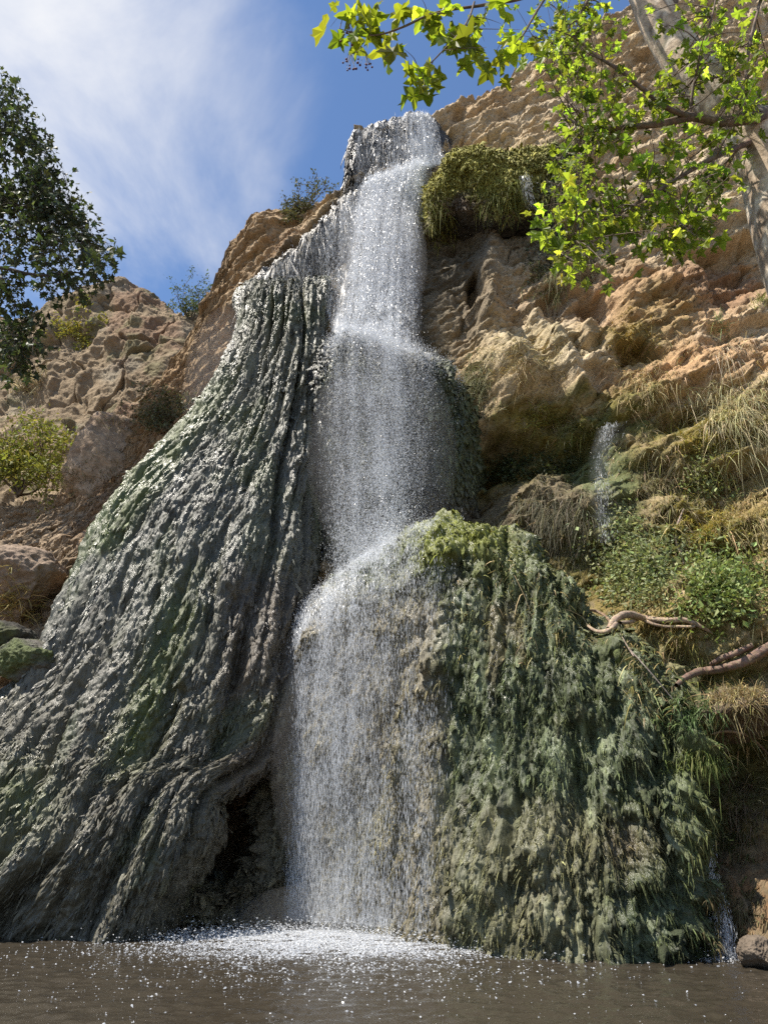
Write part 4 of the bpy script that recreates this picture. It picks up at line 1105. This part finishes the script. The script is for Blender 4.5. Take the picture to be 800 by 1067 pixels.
# loose cover of small leaves and stems over the damp part of the right cliff
P, Nn = hits(715, 560, 140, 190, 15000)
n_ = len(P); kk = rng.random(n_)
V, F_, C_ = blades(P - Nn * .02, Nn * .5 + rng.normal(0, .5, P.shape) + UPV * .2, .12 * np.exp(rng.normal(0, .55, n_)), np.full(n_, .008), rng.uniform(.3, 1.4, n_), np.where(kk[:, None] < .5, rcol([.42, .34, .17], n_, .45), rcol([.18, .17, .045], n_, .45)))
tag(mesh_obj('ground_cover', V, F_, M['straw'], None, False, C_), 'sparse cover of dry stems and moss over the damp right cliff', 'ground cover', kind='stuff')


# ------------------------------------------------------------------ shrubs
def shrub(name, label, base, tips, nleaf, size, c, spread, stemc=(.12, .09, .06), r0=.03, shape='o', mat='herb', lean=.35, cat='shrub'):
    o_ = empty(name, base, label, cat)
    st_, P, D = MB(), [], []
    for tip in tips:
        tip = np.asarray(tip, float); mid = (base + tip) / 2 + rng.normal(0, .08, 3) * np.linalg.norm(tip - base)
        V, F_, C_ = tube([base + rng.normal(0, .03, 3), mid, tip], [r0, r0 * .6, r0 * .2], 5, 10); st_.add(V, F_, stemc)
        for _ in range(5):
            q = C_[rng.integers(3, 10)]; e_ = q + (tip - base) * .3 * rng.random() + rng.normal(0, spread, 3)
            V, F_, C2 = tube([q, (q + e_) / 2 + rng.normal(0, spread * .2, 3), e_], [r0 * .35, r0 * .25, r0 * .12], 4, 6); st_.add(V, F_, stemc); P.append(C2[2:]); D.append(np.repeat((e_ - q)[None], 4, 0))
    st_.build('stem', M['bark'], o_)
    if nleaf:
        P = np.concatenate(P); D = np.concatenate(D); k_ = rng.integers(0, len(P), nleaf)
        Q_ = P[k_] + rng.normal(0, spread * .35, (nleaf, 3))
        V, F_, C_ = leaves(Q_, D[k_] * .5 / max(spread, .05) + rng.normal(0, 1, (nleaf, 3)), UPV[None] + rng.normal(0, .6, (nleaf, 3)), size * np.exp(rng.normal(0, .25, nleaf)), OVAL, OVALF, rcol(c, nleaf, .25))
        mesh_obj('foliage', V, F_, M[mat], o_, False, C_)
    return o_


def fan(px, py, Y, pts, dy=.6): return at(px, py, Y), [at(a_, b_, Y + rng.uniform(-dy, dy)) for a_, b_ in pts]


b_, t_ = fan(318, 218, 20.9, [(306, 206), (314, 192), (322, 202), (330, 208), (338, 196), (309, 212), (326, 190), (340, 190)], .4)
shrub('shrub', 'sparse twiggy shrub on the skyline between the left shoulder and the rim', b_, t_, 750, .085, [.085, .09, .035], .20, r0=.022)
b_, t_ = fan(306, 226, 20.9, [(298, 219), (306, 215), (316, 216), (322, 222), (300, 224), (312, 218)], .4)
shrub('shrub', 'low rounded olive shrub hugging the rock at the foot of the twiggy one', b_, t_, 1300, .075, [.10, .10, .045], .18, r0=.018)
b_, t_ = fan(200, 336, 35.2, [(184, 306), (192, 298), (200, 302), (208, 306), (214, 316), (186, 318), (204, 312)], .6)
shrub('shrub', 'feathery green shrub standing on the skyline in the notch left of the shoulder', b_, t_, 1300, .12, [.09, .12, .05], .40, r0=.04)
b_, t_ = fan(86, 372, 36.0, [(66, 342), (76, 334), (86, 336), (96, 340), (106, 346), (70, 356), (100, 360), (86, 350)], .8)
shrub('shrub', 'yellow-green shrub high on the reddish hill, beside the tree crown', b_, t_, 2600, .16, [.26, .25, .05], .55, r0=.06)
b_, t_ = fan(20, 516, 23.4, [(-20, 462), (-6, 450), (6, 446), (20, 444), (34, 448), (46, 460), (58, 476), (64, 492), (-14, 486), (10, 470), (30, 474), (48, 488)], .9)
shrub('shrub', 'bushy yellow-green shrub at the left edge below the tree', b_, t_, 5200, .13, [.21, .22, .05], .50, r0=.05)
b_, t_ = fan(176, 446, 21.6, [(150, 430), (164, 420), (178, 420), (190, 428), (200, 438), (160, 440), (186, 440)], .5)
shrub('shrub', 'grey-green scrub in the hollow behind the pale outcrop', b_, t_, 1900, .10, [.13, .13, .07], .36, r0=.025)

# ------------------------------------------------------------------ roots and dead wood on the right
def on_rock(pts, off):
    r_ = []
    for a_, b_ in pts:
        h_ = hit(a_, b_); d_ = ray(a_, b_); d_ = d_ / np.linalg.norm(d_)
        r_.append(h_[0])
    r_ = np.array(r_); yy = r_[:, 1].copy()
    yy = np.minimum(yy, (np.roll(yy, 1) + np.roll(yy, -1)) / 2) if len(yy) > 2 else yy
    yy[0], yy[-1] = r_[0, 1], r_[-1, 1]
    return np.array([at(a_, b_, y_ - off) for (a_, b_), y_ in zip(pts, yy)])


def dead(name, label, pts, rad, off, c, extra=(), cat='root'):
    P = on_rock(pts, off)
    b_ = MB(); V, F_, C_ = tube(P, rad, 12, len(P) * 14, .45, len(label)); cc = rcol(c, len(V), .12); b_.add(V, F_); b_.c[-1] = cc
    o_ = empty(name, C_[0], label, cat)
    b_.build('trunk', M['wood'], o_)
    for ep, er in extra:
        V, F_, C_ = tube(on_rock(ep, off), er, 8, len(ep) * 10, .4, 3); e_ = MB(); e_.add(V, F_); e_.c[-1] = rcol(c, len(V), .12); e_.build('branch', M['wood'], o_)
    return o_


dead('twisted_root', 'pale twisted double root snaking across the cliff right of the mound', [(634, 656), (642, 644), (655, 640), (670, 644), (685, 646), (700, 646), (714, 646), (728, 652), (742, 660)], [.05, .06, .065, .06, .05, .05, .045, .035, .012], .13, [.36, .27, .19],
     [([(646, 649), (656, 648), (664, 646)], [.03, .035, .02]), ([(668, 645), (680, 650), (695, 653), (710, 653), (724, 653)], [.03, .032, .03, .028, .02]), ([(642, 650), (634, 657), (622, 658), (612, 652)], [.04, .04, .03, .02])])
dead('fallen_branch', 'thick dark fallen branch leaning in from the right edge below the leafy plants', [(704, 714), (714, 706), (728, 700), (745, 698), (762, 694), (778, 688), (795, 678), (820, 664)], [.03, .05, .065, .07, .075, .08, .085, .09], .14, [.19, .125, .09],
     [([(740, 692), (752, 686), (768, 680), (784, 672)], [.03, .045, .045, .04])], cat='branch')
dead('root', 'thin brown root curling over the mound shoulder, left of the twisted root', [(605, 640), (614, 636), (624, 638), (634, 646), (636, 654), (628, 660)], [.015, .022, .025, .025, .022, .015], .10, [.22, .15, .10])
dead('stick', 'thin straight stick leaning from the twisted root down onto the mound', [(641, 650), (650, 668), (660, 684)], [.012, .011, .009], .12, [.26, .20, .15], cat='stick')
dead('stick', 'long thin stick lying across the right shoulder of the mound', [(655, 676), (675, 698), (700, 728)], [.010, .010, .008], .12, [.26, .22, .18], cat='stick')
dead('root', 'pale root looping over the lower ledge at the right edge', [(740, 765), (755, 762), (772, 764), (786, 772), (800, 786)], [.012, .018, .02, .02, .018], .08, [.24, .17, .11])
dead('root', 'thin bare root running down the cleft beside the thick moss mat', [(712, 530), (706, 545), (703, 560), (708, 575), (712, 588)], [.012, .022, .025, .02, .012], .06, [.34, .26, .20])

# ------------------------------------------------------------------ trees
def twig_leaves(starts, ends, per, size, shape, faces, cols, wood, woodc, P_out, droop=.35, sub=.22, r0=.009, stiff=.3):
    """a twig from each start to each end, with leaves along its outer part"""
    V_, D_, N_, S_, C_ = [], [], [], [], []
    for s_, e_ in zip(starts, ends):
        ln_ = np.linalg.norm(e_ - s_); mid = (s_ + e_) / 2 + rng.normal(0, .09, 3) * ln_ + UPV * .08 * ln_
        V, F_, Ct = tube([s_, mid, e_], [r0, r0 * .65, r0 * .25], 5, 12); wood.add(V, F_, woodc)
        for k_ in range(per):
            i_ = int(3 + 8.99 * (k_ + rng.random()) / per); q = Ct[min(i_, 11)]
            off = rng.normal(0, 1, 3); off[2] -= .25; off *= sub * (.4 + .8 * rng.random()) / np.linalg.norm(off)
            if sub > .1:
                V, F_, _c = tube([q, q + off * .5 + UPV * .02, q + off], [.0035, .0025, .002], 3, 4); wood.add(V, F_, woodc)
            d_ = off / np.linalg.norm(off) * .7 + np.array([0, 0, -.55 * droop / .35]) + rng.normal(0, .3, 3)
            V_.append(q + off); D_.append(d_); N_.append(UPV + rng.normal(0, stiff * 1.6, 3)); S_.append(size * math.exp(rng.normal(0, .25)))
    n_ = len(V_)
    V, F_, Cc = leaves(np.array(V_), np.array(D_), np.array(N_), np.array(S_), shape, faces, cols(n_))
    P_out.add(V, F_); P_out.c[-1] = Cc


def inside(ells, n):
    """random pixels spread over a list of (cx, cy, rx, ry, weight)"""
    wts = np.array([e_[4] for e_ in ells], float); out = []
    for i_ in rng.choice(len(ells), n, p=wts / wts.sum()):
        a_, r_ = rng.random() * 6.283, rng.random() ** .6; e_ = ells[i_]
        out.append((e_[0] + e_[2] * r_ * math.cos(a_), e_[1] + e_[3] * r_ * math.sin(a_)))
    return np.array(out)


def nearest(pts, targets, lo=0.0):
    i_ = ((targets[:, None] - pts[None]) ** 2).sum(-1).argmin(1)
    return pts[i_]


def bark_cols(V, seed=0):
    n1 = fbm(V * np.array([4, 4, 2.2]) + seed, 3); n2 = fbm(V * np.array([9, 9, 5]) + seed + 4, 3)
    c = np.broadcast_to(np.array([.50, .39, .27]), V.shape).copy()
    c = mixc(c, [.27, .20, .135], sstep(.0, .2, n1)); c = mixc(c, [.64, .55, .42], sstep(.0, .2, n2)); return mixc(c, [.22, .20, .12], sstep(.25, .45, n2 - n1) * .8)


# the near sycamore: mottled trunk at the right edge, boughs reaching over the view
tr = empty('sycamore_tree', (5.75, 7.0, -.2), 'mottled pale-barked sycamore leaning in from the right edge with sunlit green leaves', 'tree')
tp = [np.array([5.75, 7.0, -.5]), np.array([5.5, 7.0, 1.6]), at(905, 470, 7.0), at(846, 340, 7.0), at(818, 250, 7.0), at(800, 180, 7.0), at(774, 128, 7.0), at(735, 90, 7.05), at(702, 48, 7.1), at(676, 2, 7.2), at(655, -60, 7.4), at(640, -150, 7.7), at(640, -260, 8.0)]
V, F_, TC = tube(tp, [.50, .43, .37, .345, .33, .315, .295, .27, .25, .235, .21, .17, .12], 24, 220, .16, 2)
mesh_obj('trunk', V, F_, M['bark'], tr, col=bark_cols(V))
wood = MB(); WC = (.17, .125, .09)
B_list = []
for pts, rad, br in (
        ([(806, 118, 6.9), (782, 122, 6.6), (752, 127, 6.5), (720, 122, 6.4), (694, 128, 6.35), (660, 132, 6.3), (630, 134, 6.3), (604, 130, 6.35), (586, 118, 6.4)], [.10, .075, .06, .05, .042, .034, .026, .016, .006], 1),
        ([(720, 122, 6.4), (694, 112, 6.2), (668, 92, 6.1), (646, 74, 6.0), (618, 56, 6.0), (590, 30, 6.0)], [.035, .03, .025, .02, .014, .006], 1),
        ([(790, 145, 6.95), (752, 160, 6.5), (712, 182, 6.4), (680, 202, 6.3), (648, 220, 6.3), (616, 236, 6.3), (590, 262, 6.3)], [.05, .03, .022, .018, .014, .010, .005], 1),
        ([(745, 156, 6.5), (738, 185, 6.4), (728, 210, 6.3), (712, 240, 6.3)], [.02, .014, .010, .005], 1),
        ([(782, 122, 6.6), (777, 80, 6.5), (782, 40, 6.4), (794, -10, 6.3), (800, -60, 6.3)], [.03, .022, .018, .014, .01], 1),
        ([(718, 122, 6.4), (722, 90, 6.3), (732, 50, 6.2), (744, 5, 6.2), (752, -50, 6.2)], [.02, .016, .013, .010, .008], 1),
        ([(655, -60, 7.4), (640, -70, 6.4), (600, -50, 5.4), (556, -8, 4.7), (510, 4, 4.6), (470, 10, 4.6), (446, 16, 4.55), (420, 28, 4.5), (396, 36, 4.5), (376, 36, 4.5), (354, 30, 4.5)], [.09, .06, .04, .020, .014, .012, .011, .0095, .007, .005, .003], 2),
        ([(494, 2, 4.6), (488, 20, 4.5), (477, 36, 4.45), (462, 52, 4.4), (448, 66, 4.4), (436, 74, 4.4)], [.009, .008, .007, .006, .005, .003], 2),
        ([(600, -50, 5.4), (580, -20, 5.0), (560, 10, 4.9), (545, 36, 4.8), (528, 60, 4.8)], [.02, .014, .011, .008, .004], 2),
        ([(655, -60, 7.4), (630, -30, 6.9), (612, 0, 6.6), (600, 20, 6.5), (575, 44, 6.4)], [.06, .03, .02, .014, .006], 1)):
    P = np.array([at(*p_) for p_ in pts]); V, F_, Cb = tube(P, rad, 8, len(pts) * 9, .2, 1); B_list.append((Cb, br))
    m_ = MB(); m_.add(V, F_); m_.c[-1] = rcol(WC, len(V), .15); m_.build('branch', M['wood'], tr)
far_b = np.concatenate([c_ for c_, b_ in B_list if b_ == 1]); near_b = np.concatenate([c_ for c_, b_ in B_list if b_ == 2])
crown = MB()


def greens(n): return rcol([.145, .185, .035], n, .42)


E = [(630, 110, 65, 45, 3), (600, 80, 45, 55, 3), (710, 150, 50, 30, 1.6), (630, 150, 65, 40, 3.6), (600, 195, 30, 45, 2.5), (640, 235, 50, 35, 4), (620, 268, 40, 20, 1.5), (580, 210, 20, 25, 1.2), (720, 215, 40, 40, 2.6), (745, 180, 25, 25, 1.2), (770, 50, 35, 50, 2.4), (745, 20, 40, 30, 1.6), (575, 30, 40, 30, 2.2), (620, 12, 40, 20, 1.2), (775, 110, 25, 40, 1.4), (700, 20, 30, 20, .8), (760, 70, 30, 40, 1.2), (690, 95, 35, 25, 1.0), (700, 240, 30, 25, 1.4), (665, 265, 30, 18, .8), (590, 275, 20, 18, .9)]
px_ = inside(E, 205); tg = at(px_[:, 0], px_[:, 1], 6.3 + rng.normal(0, .5, 205))
twig_leaves(nearest(far_b, tg), tg, 6, .100, LOBE, LOBEF, greens, wood, WC, crown)
# the low spray that hangs nearest the eye
E2 = [(470, 22, 16, 20, 3), (440, 88, 10, 8, 3.2), (450, 70, 10, 10, 1), (366, 55, 8, 6, 1.6), (388, 56, 12, 10, 2), (410, 50, 10, 10, 1.6), (352, 28, 8, 7, 1), (376, 14, 12, 10, 1.6), (410, 6, 25, 10, 2.2), (440, 4, 20, 10, 1.6), (462, 28, 12, 14, 1.6), (505, 50, 14, 25, 2), (535, 30, 18, 24, 3.2), (520, 66, 14, 14, 1.4), (560, 60, 14, 20, 1.4), (492, 66, 12, 10, 1)]
px_ = inside(E2, 46); tg = at(px_[:, 0], px_[:, 1], 4.5 + rng.normal(0, .16, 46))
twig_leaves(nearest(near_b, tg), tg, 2, .135, LOBE, LOBEF, lambda n: rcol([.15, .18, .022], n, .35), wood, WC, crown, sub=.09, r0=.004)
# the rest of the crown above the view
st, en = [], []
upb = TC[150:]
for _ in range(200):
    e_ = np.array([4.6, 7.8, 16.2]) + rng.normal(0, 1, 3) * np.array([1.8, 1.5, 1.4])
    if (e_[2] - 1.5) < 1.62 * e_[1] + .2 * abs(e_[0]) : continue
    st.append(upb[rng.integers(0, len(upb))] * .35 + e_ * .65 + rng.normal(0, .15, 3)); en.append(e_)
for k_ in range(14):
    e_ = en[k_ * 7]; V, F_, _c = tube([upb[rng.integers(0, len(upb))], (upb[20] + e_) / 2 + UPV * .3, e_], [.07, .05, .012], 7, 20, .15); m_ = MB(); m_.add(V, F_, WC); m_.build('branch', M['wood'], tr)
twig_leaves(st, en, 14, .19, STAR, STARF, greens, wood, WC, crown, sub=.42, r0=.012)
wood.build('twig', M['wood'], tr, True)
crown.build('crown', M['leaf'], tr, False)
FCOL = (.11, .02, .018)
for (px_c, py_c, n_) in ((363, 38, 8), (366, 70, 9), (381, 70, 7), (376, 62, 4)):
    f_ = MB(); top_ = at(px_c, py_c - 14, 4.5)
    for _ in range(n_):
        q = at(px_c + rng.normal(0, 4.5), py_c + rng.normal(0, 5), 4.5 + rng.normal(0, .03)); bm = bmesh.new(); bmesh.ops.create_icosphere(bm, subdivisions=2, radius=.0085 * rng.uniform(.8, 1.25))
        V = np.array([v.co[:] for v in bm.verts]) + q; Fq = np.array([[v.index for v in ff.verts] for ff in bm.faces]); bm.free(); f_.add(V, Fq, FCOL)
        V, Fq, _c = tube([top_, (top_ + q) / 2 + rng.normal(0, .01, 3), q], [.002, .0016, .0012], 4, 6); f_.add(V, Fq, (.2, .16, .08))
    f_.build('fruit_cluster', M['fruit'], tr)

# the tree at the left edge, shade painted into its leaf and bark colours
base = at(-262, 650, 20.9)
tl = empty('sycamore_tree', base, 'dark leafy tree in shade reaching in from the left edge against the sky', 'tree')
tp = [base - UPV * .6, base + UPV * 2, at(-225, 420, 21.1), at(-170, 320, 20.9), at(-140, 220, 20.6), at(-110, 130, 20.6), at(-90, 60, 20.6)]
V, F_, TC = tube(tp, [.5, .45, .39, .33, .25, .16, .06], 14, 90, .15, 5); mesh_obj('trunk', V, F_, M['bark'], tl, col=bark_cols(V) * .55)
wood2 = MB(); bl = []
for pts, rad in (([(-160, 300, 20.7), (-100, 286, 20.3), (-50, 278, 20.1), (0, 279, 19.8), (28, 285, 19.8), (52, 287, 19.8), (80, 284, 19.8), (104, 290, 19.8)], [.13, .11, .09, .06, .05, .04, .025, .01]),
                 ([(-140, 220, 20.6), (-90, 210, 20.3), (-40, 205, 20.2), (10, 212, 20.2), (50, 222, 20.3), (88, 236, 20.3)], [.12, .1, .08, .05, .03, .01]),
                 ([(-120, 160, 20.6), (-80, 130, 20.5), (-40, 120, 20.5), (-5, 130, 20.5), (25, 150, 20.5), (60, 165, 20.5)], [.1, .08, .06, .04, .025, .01]),
                 ([(-40, 120, 20.5), (-20, 105, 20.5), (0, 100, 20.5), (14, 96, 20.5)], [.04, .03, .02, .008]),
                 ([(-170, 320, 20.9), (-110, 340, 20.6), (-50, 345, 20.6), (0, 342, 20.6), (30, 346, 20.6)], [.11, .09, .06, .035, .012])):
    V, F_, Cb = tube([at(*p_) for p_ in pts], rad, 7, len(pts) * 8, .2); bl.append(Cb); m_ = MB(); m_.add(V, F_, (.09, .075, .06)); m_.build('branch', M['wood'], tl)
bl = np.concatenate(bl); crown2 = MB()
E3 = [(a_, b_, c_ * 1.15, d_ * 1.15, e_) for a_, b_, c_, d_, e_ in [(4, 112, 22, 26, 3), (-20, 130, 40, 40, 3), (14, 165, 36, 28, 4), (48, 152, 12, 10, .6), (38, 140, 10, 10, .5), (40, 200, 34, 26, 4), (10, 225, 45, 34, 6), (62, 205, 20, 14, 1.4), (66, 232, 26, 18, 2.4), (88, 240, 10, 10, .5), (50, 258, 36, 18, 3), (82, 268, 28, 16, 2), (104, 282, 16, 12, 1.1), (70, 300, 26, 14, 1.6), (20, 300, 30, 16, 1.6), (8, 335, 30, 28, 4), (12, 372, 26, 24, 3), (112, 262, 8, 6, .3)]]
px_ = inside(E3, 430); tg = at(px_[:, 0], px_[:, 1], 20.2 + rng.normal(0, .9, 430))
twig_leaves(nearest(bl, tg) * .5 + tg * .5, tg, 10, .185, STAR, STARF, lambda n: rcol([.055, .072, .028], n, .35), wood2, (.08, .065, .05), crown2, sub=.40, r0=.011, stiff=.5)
wood2.build('twig', M['wood'], tl); crown2.build('crown', M['shadeleaf'], tl, False)
#=== END ===
# ------------------------------------------------------------------ camera, sun, sky
cam = bpy.data.cameras.new('camera'); co = bpy.data.objects.new('camera', cam); COL.objects.link(co)
co.location = EYE; co.rotation_euler = (math.pi / 2 + PITCH, 0, 0)
cam.sensor_fit = 'VERTICAL'; cam.angle = R(66.0); cam.clip_start = .05; cam.clip_end = 3000
scene.camera = co

SUN = np.array([-.45, -.10, .89]); SUN /= np.linalg.norm(SUN)
sl = bpy.data.lights.new('sun', 'SUN'); sl.energy = 5.0; sl.angle = R(.5); sl.color = (1, .93, .83)
so = bpy.data.objects.new('sun', sl); COL.objects.link(so)
so.rotation_euler = Vector(SUN).to_track_quat('Z', 'Y').to_euler()

w = bpy.data.worlds.new('World'); scene.world = w; w.use_nodes = True
t = w.node_tree; t.nodes.clear()
ln = t.links.new
out = t.nodes.new('ShaderNodeOutputWorld'); bg = t.nodes.new('ShaderNodeBackground'); bg.inputs[1].default_value = .095
sk = t.nodes.new('ShaderNodeTexSky'); sk.sky_type = 'NISHITA'; sk.sun_disc = False
sk.sun_elevation = math.asin(SUN[2]); sk.sun_rotation = math.atan2(SUN[0], SUN[1]); sk.air_density = 1.0; sk.dust_density = .3; sk.ozone_density = 3.0
tc = t.nodes.new('ShaderNodeTexCoord')


def wmath(op, a, b=None):
    m = t.nodes.new('ShaderNodeMath'); m.operation = op
    for i, v in enumerate((a, b)):
        if v is None: continue
        if isinstance(v, (int, float)): m.inputs[i].default_value = v
        else: ln(v, m.inputs[i])
    return m.outputs[0]


sep = t.nodes.new('ShaderNodeSeparateXYZ'); ln(tc.outputs['Generated'], sep.inputs[0])
zc = wmath('ADD', wmath('MAXIMUM', sep.outputs[2], 0.0), .25)
cmb = t.nodes.new('ShaderNodeCombineXYZ'); ln(wmath('DIVIDE', sep.outputs[0], zc), cmb.inputs[0]); ln(wmath('DIVIDE', sep.outputs[1], zc), cmb.inputs[1])
nz = t.nodes.new('ShaderNodeTexNoise'); nz.inputs['Scale'].default_value = 2.3; nz.inputs['Detail'].default_value = 7; nz.inputs['Roughness'].default_value = .58; nz.inputs['Distortion'].default_value = .5
ln(cmb.outputs[0], nz.inputs['Vector'])
cd = ray(20, 60); cd = cd / np.linalg.norm(cd)
dp = t.nodes.new('ShaderNodeVectorMath'); dp.operation = 'DOT_PRODUCT'; dp.inputs[1].default_value = cd; ln(tc.outputs['Generated'], dp.inputs[0])
near = t.nodes.new('ShaderNodeMapRange'); near.inputs[1].default_value = .905; near.inputs[2].default_value = 1.0; near.inputs[3].default_value = -.42; near.inputs[4].default_value = .30; ln(dp.outputs['Value'], near.inputs[0])
fill_cloud = t.nodes.new('ShaderNodeMapRange'); fill_cloud.inputs[1].default_value = .1; fill_cloud.inputs[2].default_value = -.5; fill_cloud.inputs[3].default_value = 0; fill_cloud.inputs[4].default_value = .5; ln(sep.outputs[1], fill_cloud.inputs[0])  # unseen cloud added behind the eye to whiten the fill light
cf = t.nodes.new('ShaderNodeMapRange'); cf.interpolation_type = 'SMOOTHSTEP'; cf.inputs[1].default_value = .42; cf.inputs[2].default_value = .95; ln(wmath('ADD', nz.outputs['Fac'], wmath('ADD', near.outputs[0], fill_cloud.outputs[0])), cf.inputs[0])
mx = t.nodes.new('ShaderNodeMix'); mx.data_type = 'RGBA'; mx.inputs[7].default_value = (6.0, 6.05, 6.2, 1)
ln(cf.outputs[0], mx.inputs[0]); tn = t.nodes.new('ShaderNodeMix'); tn.data_type = 'RGBA'; tn.blend_type = 'MULTIPLY'; tn.inputs[0].default_value = 1; tn.inputs[7].default_value = (.9, 1.0, 1.1, 1); ln(sk.outputs[0], tn.inputs[6]); ln(tn.outputs[2], mx.inputs[6]); ln(mx.outputs[2], bg.inputs[0]); ln(bg.outputs[0], out.inputs[0])

scene.view_settings.view_transform = 'Standard'; scene.view_settings.look = 'None'; scene.view_settings.gamma = 1; scene.view_settings.exposure = .75
scene.view_settings.use_curve_mapping = False
scene.cycles.use_denoising = False
scene.cycles.max_bounces = 6; scene.cycles.transparent_max_bounces = 16
